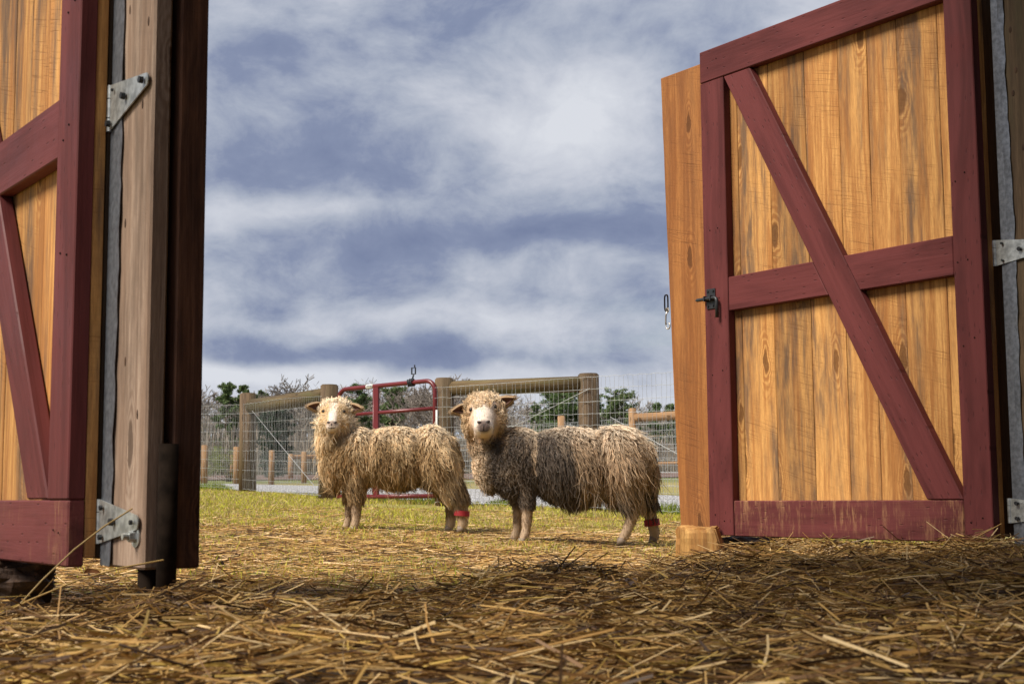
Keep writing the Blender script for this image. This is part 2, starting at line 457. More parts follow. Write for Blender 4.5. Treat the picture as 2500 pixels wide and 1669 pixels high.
def edge_dist(x, y):
    return (x - E0[0]) * en[0] + (y - E0[1]) * en[1]


def heap(x, y):
    """straw piled up in front of the right door"""
    return np.clip(1.25 * np.exp(-((x - 1.15) / 0.62) ** 2 - ((y - 5.35) / 0.42) ** 2), 0, 1)


def bed(x, y):
    """height of the straw bedding; falls away outside the doorway"""
    x = np.asarray(x, float); y = np.asarray(y, float)
    d = edge_dist(x, y) + 0.25 * (vnoise(x * 2.3, y * 2.3, 9) - 0.5)
    inside = 0.070 + 0.012 * np.clip(x, -1, 2) + 0.07 * (vnoise(x * 2.6, y * 4.2, 1) - 0.5) + 0.045 * (vnoise(x * 7, y * 10, 2) - 0.5)
    k = np.clip((0.55 - d) / 0.9, 0, 1); k = k * k * (3 - 2 * k)
    z = gz(x, y) * (1 - k) + inside * k - 0.012 * (1 - k)
    return z + (0.085 - np.minimum(z, 0.085)) * heap(x, y)


def grid_mesh(xs, ys, zf):
    X, Y = np.meshgrid(xs, ys); Z = zf(X, Y)
    v = np.stack([X, Y, Z], -1).reshape(-1, 3); nx = len(xs); ny = len(ys)
    i = (np.arange(ny - 1)[:, None] * nx + np.arange(nx - 1)[None, :]).ravel()
    f = np.stack([i, i + 1, i + nx + 1, i + nx], -1)
    me = bpy.data.meshes.new('grid'); me.from_pydata(v.tolist(), [], f.tolist())
    me.polygons.foreach_set('use_smooth', [True] * len(me.polygons)); return me


m, t, b = newmat('ground_turf')
c = t.node('ShaderNodeTexCoord').outputs['Object']
n1_ = t.noise(c, 1.6, 6, 0.65); n2_ = t.noise(c, 34.0, 5, 0.7); n3_ = t.noise(c, 0.07, 4, 0.6)
col = t.mix(t.maprange(n1_, 0.38, 0.62), (0.32, 0.32, 0.07), (0.48, 0.37, 0.17))
col = t.mix(t.maprange(n2_, 0.35, 0.75), col, (0.18, 0.13, 0.055))
xx, yy, zz_ = t.sep(c)
far = t.maprange(yy, 30, 70)
colf = t.mix(t.maprange(n3_, 0.4, 0.62), (0.16, 0.18, 0.06), (0.24, 0.20, 0.10))
col = t.mix(far, col, colf)
t.put(b.inputs['Base Color'], col); b.inputs['Roughness'].default_value = 0.95; b.inputs['Specular IOR Level'].default_value = 0.1
t.put(b.inputs['Normal'], t.bump(n2_, 0.6, 0.03))
M['turf'] = m
m, t, b = newmat('gravel')
c = t.node('ShaderNodeTexCoord').outputs['Object']
v1 = t.node('ShaderNodeTexVoronoi'); v1.inputs['Scale'].default_value = 26; t.put(v1.inputs['Vector'], c)
v2 = t.noise(c, 1.1, 4, 0.6); v3 = t.noise(c, 60, 3, 0.6)
col = t.mix(t.sep(v1.outputs['Color'])[0], (0.34, 0.335, 0.335), (0.66, 0.65, 0.645))
col = t.mix(t.maprange(v1.outputs['Distance'], 0.45, 0.75), col, (0.14, 0.13, 0.125))
col = t.mix(t.maprange(v2, 0.5, 0.7, 0, 0.4), col, (0.36, 0.32, 0.26))
t.put(b.inputs['Base Color'], col); b.inputs['Roughness'].default_value = 0.9
t.put(b.inputs['Normal'], t.bump(t.math('SUBTRACT', 1.0, v1.outputs['Distance']), 0.9, 0.03))
M['gravel'] = m
M['soil'] = mat_plain('brown_soil', (0.20, 0.125, 0.10), 0.95, var=0.2, nscale=1.5, bump=0.4)
m, t, b = newmat('bedding_base')
c = t.node('ShaderNodeTexCoord').outputs['Object']
n = t.noise(t.mapping(c, scale=(20, 60, 20)), 1.0, 5, 0.7)
t.put(b.inputs['Base Color'], t.mix(t.maprange(n, 0.35, 0.65), (0.03, 0.018, 0.009), (0.09, 0.05, 0.02)))
b.inputs['Roughness'].default_value = 0.95; t.put(b.inputs['Normal'], t.bump(n, 0.8, 0.02))
M['bedbase'] = m

xs = np.concatenate([-np.geomspace(700, 8, 26), np.linspace(-7.5, 7.5, 76), np.geomspace(8, 700, 26)])
ys = np.concatenate([np.linspace(-10, 24, 171), np.geomspace(24.5, 900, 60)])
g = link('ground', grid_mesh(xs, ys, lambda x, y: np.where((edge_dist(x, y) < -0.1) & (y < 7), gz(x, y) - 0.03, gz(x, y))), M['turf'])
tag(g, 'short worn grass field rising gently towards the woods', kind='structure')


def strip(name, near, far_, mat, dz, n=90, m=14):
    """ground sheet between two polylines"""
    def samp(p, n):
        p = np.array(p, float); s = np.r_[0, np.cumsum(np.linalg.norm(np.diff(p, axis=0), axis=1))]
        q = np.linspace(0, s[-1], n); return np.stack([np.interp(q, s, p[:, 0]), np.interp(q, s, p[:, 1])], -1)
    a = samp(near, n); b_ = samp(far_, n)
    a = a + 0.22 * (vnoise(np.arange(n) * 0.9, np.zeros(n), 4)[:, None] - 0.5)
    tt = np.linspace(0, 1, m)[:, None, None]
    p = a[None] * (1 - tt) + b_[None] * tt
    z = gz(p[..., 0], p[..., 1]) + dz
    v = np.concatenate([p, z[..., None]], -1).reshape(-1, 3)
    i = (np.arange(m - 1)[:, None] * n + np.arange(n - 1)[None, :]).ravel()
    me = bpy.data.meshes.new(name); me.from_pydata(v.tolist(), [], np.stack([i, i + 1, i + n + 1, i + n], -1).tolist())
    me.polygons.foreach_set('use_smooth', [True] * len(me.polygons))
    return link(name, me, mat)


o = strip('gravel_road', [(-16, 36), (-5, 20.8), (-3.6, 18.9), (-2.2, 16.7), (-0.9, 15.6), (0.9, 14.9), (1.7, 14.4), (5, 12.0), (9, 9)],
          [(-24, 46), (-10, 33), (-5, 29.5), (0, 27), (2.5, 24.5), (5.5, 22), (8, 19.5), (12, 16), (16, 12)], M['gravel'], 0.012)
tag(o, 'pale grey gravel road running behind the wire fence', kind='structure')
o = strip('soil_strip', [(-60, 72), (-30, 70), (-8, 69), (0, 69), (20, 69), (60, 72)], [(-60, 98), (-30, 96), (-8, 95), (0, 95), (20, 95), (60, 98)], M['soil'], 0.04, 40, 8)
tag(o, 'strip of bare brown soil in front of the woods', kind='structure')

bx = np.linspace(-3.4, 4.2, 110); by = np.linspace(-5.5, 6.6, 170)
bo = link('barn_floor', grid_mesh(bx, by, lambda x, y: bed(x, y) - 0.016), M['bedbase'])
tag(bo, 'dark trodden bedding floor under the straw in the doorway', kind='structure')

# ---------------------------------------------------------------- the barn round the camera (roof and walls shade the foreground)
wd = Vector((ed[0], ed[1], 0)); wn = Vector((en[0], en[1], 0))


def barn_box(name, along0, along1, deep0, deep1, z0, z1, label):
    bm = bmesh.new(); base = Vector((E0[0], E0[1], 0))
    vs = []
    for z in (z0, z1):
        for a_, d_ in ((along0, deep0), (along1, deep0), (along1, deep1), (along0, deep1)):
            p = base + wd * a_ + wn * d_; vs.append(bm.verts.new((p.x, p.y, z)))
    for f in ((3, 2, 1, 0), (4, 5, 6, 7), (0, 1, 5, 4), (1, 2, 6, 5), (2, 3, 7, 6), (3, 0, 4, 7)): bm.faces.new([vs[i] for i in f])
    o = link(name, from_bm(bm), M['dark_roof']); tag(o, label, kind='structure'); return o


barn_box('barn_roof', -2.5, 7.0, -8.0, -0.12, 3.28, 3.38, 'dark timber barn roof above the doorway')
barn_box('barn_back_wall', -2.5, 7.0, -8.1, -8.0, 0.0, 3.28, 'dark plank wall at the back of the barn')
barn_box('barn_side_wall', 7.0, 7.1, -8.1, -0.12, 0.0, 3.28, 'dark plank side wall of the barn')

# ---------------------------------------------------------------- barn doors
DU = Vector((-0.579, 0.815, 0))                     # along a door, hinge to free edge
DROT = math.atan2(-0.815, 0.579)                    # local X points back to the hinge, local Y through the door


def vboard(name, u0, u1, y, thick, z0, z1, mat, parent, wob=0.0, bevel=0.003, taper=None):
    o = link(name, timber_mesh(z1 - z0, u1 - u0, thick, bevel, wob, taper), mat, parent)
    o.location = (-u1, y, z0); return o


def rail(name, u0, u1, y, thick, ztop, height, mat, parent, bevel=0.004):
    o = link(name, timber_mesh(u1 - u0, height, thick, bevel), mat, parent)
    o.location = (-u1, y, ztop); o.rotation_euler = (0, R(90), 0); return o


def hexbolt(name, x, y, z, r, parent, mat, washer=0.0):
    bm = bmesh.new()
    if washer:
        bmesh.ops.create_cone(bm, cap_ends=True, segments=20, radius1=washer, radius2=washer, depth=0.003, matrix=Matrix.Translation((0, -0.0015, 0)) @ Matrix.Rotation(R(90), 4, 'X'))
    bmesh.ops.create_cone(bm, cap_ends=True, segments=6, radius1=r, radius2=r * 0.92, depth=r * 1.1, matrix=Matrix.Translation((0, -0.003 - r * 0.55, 0)) @ Matrix.Rotation(R(90), 4, 'X'))
    if washer:
        bmesh.ops.create_cone(bm, cap_ends=True, segments=12, radius1=r * 0.55, radius2=r * 0.55, depth=r * 1.2, matrix=Matrix.Translation((0, -0.003 - r * 1.5, 0)) @ Matrix.Rotation(R(90), 4, 'X'))
    o = link(name, from_bm(bm), mat, parent); o.location = (x, y, z); o.rotation_euler = (0, random.uniform(0, 1), 0); return o


def strap_hinge(parent, x0, y, z, length, h0, h1, tilt, mat, bolts, slot=None):
    """tapered strap on the post face; x0 = knuckle side"""
    bm = bmesh.new()
    n = 10; pts = [(0, -h0 / 2), (length - h1 / 2, -h1 / 2 + tilt)]
    for i in range(1, n):
        a = -math.pi / 2 + math.pi * i / n
        pts.append((length - h1 / 2 + math.cos(a) * h1 / 2, tilt + math.sin(a) * h1 / 2))
    pts += [(length - h1 / 2, h1 / 2 + tilt), (0, h0 / 2)]
    vs = [bm.verts.new((px_, 0, pz_)) for px_, pz_ in pts]
    f = bm.faces.new(vs)
    r = bmesh.ops.extrude_face_region(bm, geom=[f])
    bmesh.ops.translate(bm, verts=[v for v in r['geom'] if isinstance(v, bmesh.types.BMVert)], vec=(0, 0.003, 0))
    bmesh.ops.recalc_face_normals(bm, faces=bm.faces)
    o = link('hinge', from_bm(bm), mat, parent); o.location = (x0, y - 0.003, z)
    bm = bmesh.new()
    for k, (a, b_) in enumerate(((-0.5, -0.22), (-0.2, 0.2), (0.22, 0.5))):
        cyl_bm(bm, (-0.005, 0.003, a * h0), (-0.005, 0.003, b_ * h0), 0.0075, seg=12)
    link('hinge_knuckle', from_bm(bm), mat, o)
    for bx_, bz_, br in bolts: hexbolt('bolt', bx_, -0.0005, bz_, br, o, M['black_iron'] if br < 0.009 else M['zinc'])
    return o


SEAMS = [0.0, 0.181, 0.368, 0.512, 0.659, 0.839, 1.040, 1.225, 1.400]


def barn_door(hinge, dz, label, plank, stile_on_rail, latch):
    root = empty('barn_door', hinge, (0, 0, DROT))
    tag(root, label, 'barn door', 'red framed barn doors')
    zb, zt = 0.154 + dz, 2.25 + dz
    FT, BT = 0.040, 0.026
    seams = SEAMS if plank else SEAMS + [1.566]
    for i, (a, b_) in enumerate(zip(seams, seams[1:])):
        gap = 0.0045 if i == 4 else 0.0016
        vboard('board', a + gap / 2, b_ - gap / 2, FT + random.uniform(0, 0.0025), BT, zb + 0.012 + random.uniform(0, 0.006), zt - 0.01, M['board'], root, wob=0.0008, bevel=0.002)
    if plank:
        tw = 0.305
        vboard('board', 1.405, 1.405 + tw, FT + 0.001, BT + 0.004, zb + 0.012, zt - 0.03, M['plank'], root, wob=0.0012, bevel=0.003,
               taper=lambda t: (tw - 0.225 - 0.080 * t ** 0.8, tw))['label'] = 'wide orange brown plank sticking out past the frame'
    W_ = 1.406 if plank else 1.570; sw, fw, rh = 0.1185, 0.143, 0.143
    z_bt = zb + 0.145; z_m0, z_m1 = 1.095 + dz, 1.238 + dz; z_t0 = zt - 0.140
    vboard('stile', 0, sw if plank else 0.143, 0, FT, z_bt + 0.001 if stile_on_rail else zb, zt, M['paint'], root)
    iw = sw if plank else 0.143
    vboard('stile', W_ - fw, W_, 0, FT, zb, z_t0 - 0.001, M['paint'], root)
    rail('top_rail', iw + 0.001, W_, -0.001, FT, zt + 0.002, 0.141, M['paint'], root)
    rail('bottom_rail', 0 if stile_on_rail else iw + 0.003, W_ - fw - 0.003, 0.002, FT - 0.002, z_bt, 0.147, M['paint_worn'], root)['label'] = 'worn bottom rail with paint rubbed to bare wood'
    # brace, horizontal cuts at both ends
    ub, ut = 0.275, W_ - fw - 0.002
    if not plank: ub += 0.024
    hgt = z_t0 - z_bt - 0.003; a = math.atan2(ut - ub, hgt); w = 0.1565 * math.cos(a); L = hgt / math.cos(a)
    s = w * math.tan(a)
    o = link('brace', timber_mesh(L, w, FT - 0.001, 0.004, miter=(0, -s, 0, -s)), M['paint'], root)
    o.location = (-ub, 0.0005, z_bt + 0.0015); o.rotation_euler = (0, -a, 0)
    # middle rail, cut round the brace: two pieces with slanted ends
    def u_at(z): return ub + (z - z_bt) * math.tan(a)          # left (far) edge of the brace
    hw = w / math.cos(a)
    for side in (0, 1):
        bm = bmesh.new(); y0, y1 = 0.002, FT
        if side == 0: q = [(-(iw + 0.002), z_m0), (-(iw + 0.002), z_m1), (-(u_at(z_m1) - hw - 0.002), z_m1), (-(u_at(z_m0) - hw - 0.002), z_m0)]
        else: q = [(-(u_at(z_m0) + 0.002), z_m0), (-(u_at(z_m1) + 0.002), z_m1), (-(W_ - fw - 0.002), z_m1), (-(W_ - fw - 0.002), z_m0)]
        # local Z along the rail so that the grain follows it
        vs = [[bm.verts.new((-zz, yy, xx - q[0][0])) for xx, zz in q] for yy in (y0, y1)]
        bm.faces.new(vs[0]); bm.faces.new(vs[1][::-1])
        for j in range(4): bm.faces.new([vs[0][j], vs[1][j], vs[1][(j + 1) % 4], vs[0][(j + 1) % 4]])
        bmesh.ops.recalc_face_normals(bm, faces=bm.faces)
        bmesh.ops.bevel(bm, geom=list(bm.edges), offset=0.003, segments=1, affect='EDGES')
        o = link('middle_rail', from_bm(bm), M['paint'], root)
        o.rotation_euler = (0, R(90), 0); o.location = (q[0][0], 0, 0)
    # nail heads
    bm = bmesh.new()
    for u in (0.05, 0.09, W_ - 0.1, W_ - 0.045):
        for z in (z_m0 - 0.25, z_m1 + 0.2, zt - 0.07, zb + 0.07, z_m0 + 0.05):
            bmesh.ops.create_cone(bm, cap_ends=True, segments=8, radius1=0.003, radius2=0.002, depth=0.0016,
                                  matrix=Matrix.Translation((-u + random.uniform(-.01, .01), -0.002, z + random.uniform(-.02, .02))) @ Matrix.Rotation(R(90), 4, 'X'))
    o = link('nail_heads', from_bm(bm), M['pipe'], root); o['kind'] = 'stuff'
    if latch:
        bm = bmesh.new(); box_bm(bm, (0.052, 0.004, 0.086), (0, -0.002, 0), bevel=0.001)
        la = link('latch', from_bm(bm), M['black_iron'], root); la.location = (-1.362, -0.001, 1.157)
        bm = bmesh.new()
        pts = [(-0.082, 0), (-0.07, 0), (0.038, 0), (0.047, -0.006), (0.050, -0.016), (0.050, -0.086)]
        P = np.array([[(x_, -0.017, z_) for x_, z_ in pts]]); rr = np.array([[0.002, 0.0075, 0.008, 0.008, 0.008, 0.008]])
        me = tubes(P, rr, 10, closed_ref=np.array([[[0., 1., 0.]]]), cap=True)
        link('slide_bolt', me, M['black_iron'], la, True)
        bm = bmesh.new()
        for x_ in (-0.02, 0.018): box_bm(bm, (0.006, 0.026, 0.024), (x_, -0.015, 0), bevel=0.002)
        link('staple', from_bm(bm), M['black_iron'], la)
        for x_ in (-0.016, 0.016):
            for z_ in (-0.032, 0.032): hexbolt('screw', x_, -0.002, z_, 0.0045, la, M['black_iron'])
    return root


RH = Vector((1.645, 4.87, 0)); LH = Vector((-0.981, 3.12, 0))
door_r = barn_door(RH, 0.0, 'right barn door of orange boards with red diagonal brace, slide bolt and overhanging plank', True, False, True)
door_l = barn_door(LH, 0.021, 'left barn door with red frame, cut off by the left picture edge', False, True, False)

# snap hook on an eye plate behind the overhanging plank
sn = empty('snap_hook', RH + DU * 1.706 + Vector((0.815, 0.579, 0)) * 0.058 + Vector((0, 0, 1.13)), (0, 0, DROT))
tag(sn, 'metal snap hook hanging from a slotted plate on the overhanging plank edge', 'snap hook')
def loop(pts, r, name, mat, parent, sides=8):
    o = link(name, tubes(np.array([pts], float), np.array([[r]]), sides, closed_ref=np.array([[[0.03, 1., 0.02]]]), cap=True), mat, parent, True); return o
th = np.linspace(0, 2 * math.pi, 25)
loop([(-0.012 + 0.011 * math.copysign(abs(math.cos(a)) ** 0.5, math.cos(a)), 0, 0.055 + 0.036 * math.copysign(abs(math.sin(a)) ** 0.5, math.sin(a))) for a in th], 0.0035, 'slot_plate', M['pipe'], sn)
loop([(-0.006 + 0.008 * math.cos(a), 0, 0.022 + 0.010 * math.sin(a)) for a in th], 0.0028, 'swivel_eye', M['steel'], sn)
loop([(-0.008, 0, 0.012), (-0.016, 0, 0.0), (-0.018, 0, -0.03), (-0.016, 0, -0.045)], 0.0035, 'shank', M['steel'], sn)
loop([(-0.016 + 0.013 + 0.013 * math.cos(a), 0, -0.05 + 0.014 * math.sin(a)) for a in np.linspace(math.pi, 2.35 * math.pi, 16)], 0.003, 'hook', M['steel'], sn)

# ---------------------------------------------------------------- left post: timbers, flashing, hinges, pipes
def flashing(parent, x0, x1, y, z0, z1, seed):
    rs = random.Random(seed); bm = bmesh.new(); n = 120; rows = []
    for i in range(n + 1):
        z = z0 + (z1 - z0) * i / n
        scal = 0.0045 * abs(math.sin(z * 21 + rs.uniform(-.2, .2))) + rs.uniform(-0.0014, 0.0014) + 0.004 * math.sin(z * 5 + seed)
        yb = 0.003 * math.sin(z * 9 + seed) + 0.0015 * math.sin(z * 31)
        rows.append([bm.verts.new((x0, 0.012, z)), bm.verts.new((x0, 0.001, z)), bm.verts.new(((x0 + x1) / 2, 0.0005 + yb * .25, z)), bm.verts.new((x1 + scal, 0.0 - abs(yb) * .8, z))])
    for a, b_ in zip(rows, rows[1:]):
        for j in range(3): bm.faces.new([a[j], a[j + 1], b_[j + 1], b_[j]])
    me = from_bm(bm); o = link('metal_flashing', me, M['galv'], parent, False); o.location = (0, y, 0)
    s = o.modifiers.new('thickness', 'SOLIDIFY'); s.thickness = 0.0012
    return o


post_l = empty('door_post', LH, (0, 0, DROT))
tag(post_l, 'left hinge post with pale knotty timber face, metal flashing and zinc hinges', 'post')
zb = 0.174
o = link('post_timber', timber_mesh(3.0 - zb, 0.2487, 0.0415, 0.005, 0.0006), M['post_wood'], post_l); o.location = (0.002, 0.080, zb)
o = link('inner_timber', timber_mesh(3.0 - zb, 0.03, 0.018, 0.002), M['dark_roof'], post_l); o.location = (0.14, 0.1225, zb)
o = link('outer_timber', timber_mesh(3.0 - zb, 0.16, 0.064, 0.004, 0.001), M['brown_wood'], post_l); o.location = (0.090, 0.1415, zb)
flashing(post_l, 0.0, 0.072, 0.0755, zb + 0.002, 2.98, 3)
strap_hinge(post_l, 0.006, 0.0735, 1.212, 0.238, 0.108, 0.03, 0.012, M['zinc'],
            [(0.105, 0.003, 0.0085), (0.215, 0.012, 0.0085), (0.012, -0.040, 0.0085), (0.03, 0.035, 0.004)])
strap_hinge(post_l, 0.002, 0.0735, 0.272, 0.240, 0.098, 0.032, 0.0, M['zinc'],
            [(0.10, 0.0, 0.0085), (0.215, 0.0, 0.0055), (0.03, 0.03, 0.006), (0.03, -0.034, 0.007)])
hexbolt('washer_bolt', 0.212, 0.079, 0.243, 0.013, post_l, M['zinc'], washer=0.024)
for z, x in ((1.42, 0.098), (1.18, 0.19), (0.93, 0.10), (0.62, 0.12), (1.55, 0.2), (0.50, 0.2), (1.36, 0.215)):
    bm = bmesh.new(); bmesh.ops.create_uvsphere(bm, u_segments=10, v_segments=6, radius=1, matrix=Matrix.Diagonal((0.0045, 0.0012, 0.011, 1)))
    o = link('knot', from_bm(bm), M['bark'], post_l, True); o.location = (x, 0.0796, z)
o = link('gap_backing', timber_mesh(2.80, 0.075, 0.045, 0.003), M['dark_roof'], post_l); o.location = (-0.082, 0.0705, 0.19)  # added dark backing that keeps sky light out of the hinge gap
pipe = cyl('support_pipe', LH + DU * -0.279 + Vector((0.815, 0.579, 0)) * 0.120 + Vector((0, 0, 0.02)), LH + DU * -0.279 + Vector((0.815, 0.579, 0)) * 0.120 + Vector((0, 0, 0.435)), 0.0205, M['pipe'], seg=24)
tag(pipe, 'tall dark steel pipe standing against the left post timbers', 'pipe', 'support pipes')
pipe = cyl('support_pipe', LH + DU * -0.195 + Vector((0.815, 0.579, 0)) * 0.112 + Vector((0, 0, 0.02)), LH + DU * -0.195 + Vector((0.815, 0.579, 0)) * 0.112 + Vector((0, 0, 0.1735)), 0.0205, M['pipe'], seg=24)
tag(pipe, 'short dark pipe stub directly under the pale post timber', 'pipe', 'support pipes')

post_r = empty('door_post', RH, (0, 0, DROT))
tag(post_r, 'right hinge post of grey brown timber with shiny flashing at the picture edge', 'post')
zb = 0.14
o = link('post_timber', timber_mesh(3.0 - zb, 0.28, 0.05, 0.005, 0.001), M['fence_wood'], post_r); o.location = (0.034, 0.082, zb)
o = link('gap_backing', timber_mesh(2.80, 0.14, 0.03, 0.003), M['dark_roof'], post_r); o.location = (-0.07, 0.1335, 0.17)  # added dark strip blocking the bright sky behind the right hinge gap
flashing(post_r, 0.026, 0.078, 0.0775, zb + 0.004, 2.98, 8)
strap_hinge(post_r, 0.006, 0.0755, 1.163, 0.26, 0.092, 0.03, 0.0, M['zinc'],
            [(0.10, 0.0, 0.008), (0.03, 0.03, 0.005), (0.03, -0.03, 0.005), (0.2, 0, 0.008)])
strap_hinge(post_r, 0.020, 0.0755, 0.262, 0.25, 0.085, 0.03, 0.0, M['zinc'],
            [(0.10, 0.0, 0.008), (0.03, 0.026, 0.008), (0.03, -0.026, 0.008)])
for z, x in ((1.95, 0.10), (1.80, 0.115), (1.72, 0.10), (1.52, 0.13)):
    bm = bmesh.new(); bmesh.ops.create_uvsphere(bm, u_segments=10, v_segments=6, radius=1, matrix=Matrix.Diagonal((0.006, 0.0012, 0.012, 1)))
    o = link('knot', from_bm(bm), M['bark'], post_r, True); o.location = (x, 0.0816, z)

# ---------------------------------------------------------------- wooden chocks and stones under the doors
def rough_chunk(name, loc, size, rot, mat, seed, rough=0.12, cuts=5, tilt=(0, 0), chip=None):
    rs = np.random.default_rng(seed); bm = bmesh.new()
    bmesh.ops.create_cube(bm, size=1); bmesh.ops.subdivide_edges(bm, edges=list(bm.edges), cuts=cuts, use_grid_fill=True)
    for v in bm.verts:
        p = np.array(v.co); r = np.linalg.norm(p[:2]) + 1e-6
        k = 0.5 / max(abs(p[0]), abs(p[1]), 1e-6) if max(abs(p[0]), abs(p[1])) > 0.49 else 1
        nn = (vnoise(p[0] * 4 + seed, p[2] * 5 + p[1] * 3, seed) - 0.5) * rough * 2
        n2 = (vnoise(p[0] * 11 + seed, p[2] * 13 + p[1] * 9, seed + 1) - 0.5) * rough * 0.7
        v.co = Vector(p * (1 + nn + n2))
        if chip: v.co = Vector(chip(v.co))
    bmesh.ops.bevel(bm, geom=[e for e in bm.edges if e.calc_face_angle(0) > 0.9], offset=0.04, segments=2, affect='EDGES')
    bmesh.ops.scale(bm, verts=bm.verts, vec=size)
    me = from_bm(bm)
    o = link(name, me, mat, None, name != 'wooden_chock'); o.location = loc; o.rotation_euler = (tilt[0], tilt[1], rot)
    return o


def splitlog(v):
    x, y, z = v
    if x > 0.05: x = x + max(0, 0.5 - z) * 0.38 * min(1, x * 2.5)          # slanting split side
    return (x, y, z)


o = rough_chunk('wooden_chock', (0.765, 5.90, 0.085), (0.160, 0.15, 0.215), R(-14), M['block_wood'], 4, 0.055, 8, chip=splitlog)
tag(o, 'orange split log chock propped against the free end of the right door', 'log', 'log chocks under the doors')
o = rough_chunk('wooden_chock', (1.02, 6.06, 0.055), (0.24, 0.14, 0.16), R(10), M['bark'], 9, 0.2, 12, chip=splitlog)
tag(o, 'dark weathered log chunk in shadow under the right door', 'log', 'log chocks under the doors')
o = rough_chunk('wooden_chock', (-1.34, 3.62, 0.10), (0.30, 0.2, 0.14), R(20), M['bark'], 14, 0.2, 12)
tag(o, 'dark brown log chunk wedged under the left door', 'log', 'log chocks under the doors')
for (px, Y, s, l) in ((2290, 5.35, 0.07, 'small brown stone under the hinge side of the right door'), (2385, 5.25, 0.06, 'pale stone nearest the right hinge post, under the door'), (2420, 5.15, 0.05, 'pale rounded stone half buried beside the right hinge post')):
    X = (px - 1250) / 3440 * Y
    o = rough_chunk('field_stone', (X, Y, float(bed(X, Y)) + s * 0.3), (s * 1.3, s, s * 0.8), random.uniform(0, 3), M['stone'], int(px), 0.2, 4)
    tag(o, l, 'stone', 'stones under the right door')

# ---------------------------------------------------------------- sheep
def blob_body(ells, chains, voxel, smooth_it=6):
    """one continuous body: ellipsoids and tapered limb chains fused by a voxel remesh"""
    bm = bmesh.new()
    for (c_, r_) in ells:
        bmesh.ops.create_icosphere(bm, subdivisions=3, radius=1, matrix=Matrix.Translation(c_) @ Matrix.Diagonal((*r_, 1)))
    for ch in chains:
        for (p0, r0), (p1, r1) in zip(ch, ch[1:]):
            p0 = Vector(p0); p1 = Vector(p1); L = (p1 - p0).length; n = max(2, int(L / (min(r0, r1) * 0.45)))
            for i in range(n + 1):
                t_ = i / n
                bmesh.ops.create_icosphere(bm, subdivisions=2, radius=r0 + (r1 - r0) * t_, matrix=Matrix.Translation(p0.lerp(p1, t_)))
    me = from_bm(bm); ob = bpy.data.objects.new('tmp_body', me); COL.objects.link(ob)
    md = ob.modifiers.new('r', 'REMESH'); md.mode = 'VOXEL'; md.voxel_size = voxel; md.use_smooth_shade = True
    sm = ob.modifiers.new('s', 'SMOOTH'); sm.iterations = smooth_it; sm.factor = 0.5
    dg = bpy.context.evaluated_depsgraph_get()
    res = bpy.data.meshes.new_from_object(ob.evaluated_get(dg))
    bpy.data.objects.remove(ob); bpy.data.meshes.remove(me)
    return res


def surf_samples(me, n, weight=None):
    me.calc_loop_triangles()
    nv = len(me.vertices); co = np.empty(nv * 3); me.vertices.foreach_get('co', co); co = co.reshape(-1, 3)
    no = np.empty(nv * 3); me.vertices.foreach_get('normal', no); no = no.reshape(-1, 3)
    nt = len(me.loop_triangles); ti = np.empty(nt * 3, np.int32); me.loop_triangles.foreach_get('vertices', ti); ti = ti.reshape(-1, 3)
    a, b_, c_ = co[ti[:, 0]], co[ti[:, 1]], co[ti[:, 2]]
    ar = np.linalg.norm(np.cross(b_ - a, c_ - a), axis=1)
    if weight is not None: ar = ar * weight((a + b_ + c_) / 3)
    k = rng.choice(nt, n, p=ar / ar.sum())
    u = rng.random((n, 1)); v = rng.random((n, 1)); s_ = u + v > 1; u = np.where(s_, 1 - u, u); v = np.where(s_, 1 - v, v)
    p = a[k] + u * (b_[k] - a[k]) + v * (c_[k] - a[k])
    w = 1 - u - v
    nn = no[ti[k, 0]] * w + no[ti[k, 1]] * u + no[ti[k, 2]] * v
    return p, nn / (np.linalg.norm(nn, axis=1, keepdims=True) + 1e-9)


def lerp(a, b_, t_): return a * (1 - t_) + b_ * t_


def smooth01(x, a, b_):
    t_ = np.clip((x - a) / (b_ - a), 0, 1); return t_ * t_ * (3 - 2 * t_)


def locks(p, n, L, out, flow, rad, curl, crimp, M_=7, taper=0.25):
    """wool locks: p,n (N,3); L (N,); out = stand-off; flow (N,3) lie direction; curl amplitude (N,); crimp cycles"""
    N = len(p); t_ = np.linspace(0, 1, M_)[None, :, None]
    L = L[:, None, None]; n_ = n[:, None, :]; f_ = flow[:, None, :]
    P = p[:, None, :] + n_ * L * out[:, None, None] * (t_ - 0.5 * t_ ** 2) + f_ * L * (0.30 * t_ + 0.55 * t_ ** 2)
    P = P + np.array([0, 0, -1.0]) * L * 0.14 * t_ ** 2
    s1 = np.cross(n, flow); s1 /= np.linalg.norm(s1, axis=1, keepdims=True) + 1e-6
    ph = rng.random((N, 1, 1)) * 6.28
    P = P + s1[:, None, :] * curl[:, None, None] * np.sin(t_ * crimp[:, None, None] * 6.28 + ph) * (0.25 + t_)
    P = P + n_ * curl[:, None, None] * 0.8 * np.cos(t_ * crimp[:, None, None] * 6.28 + ph) * t_
    tt = t_[..., 0]
    Rr = rad[:, None] * (0.75 + 0.5 * tt) * np.where(tt > 0.6, 1 - (tt - 0.6) / 0.4 * (1 - taper), 1)
    return P, Rr


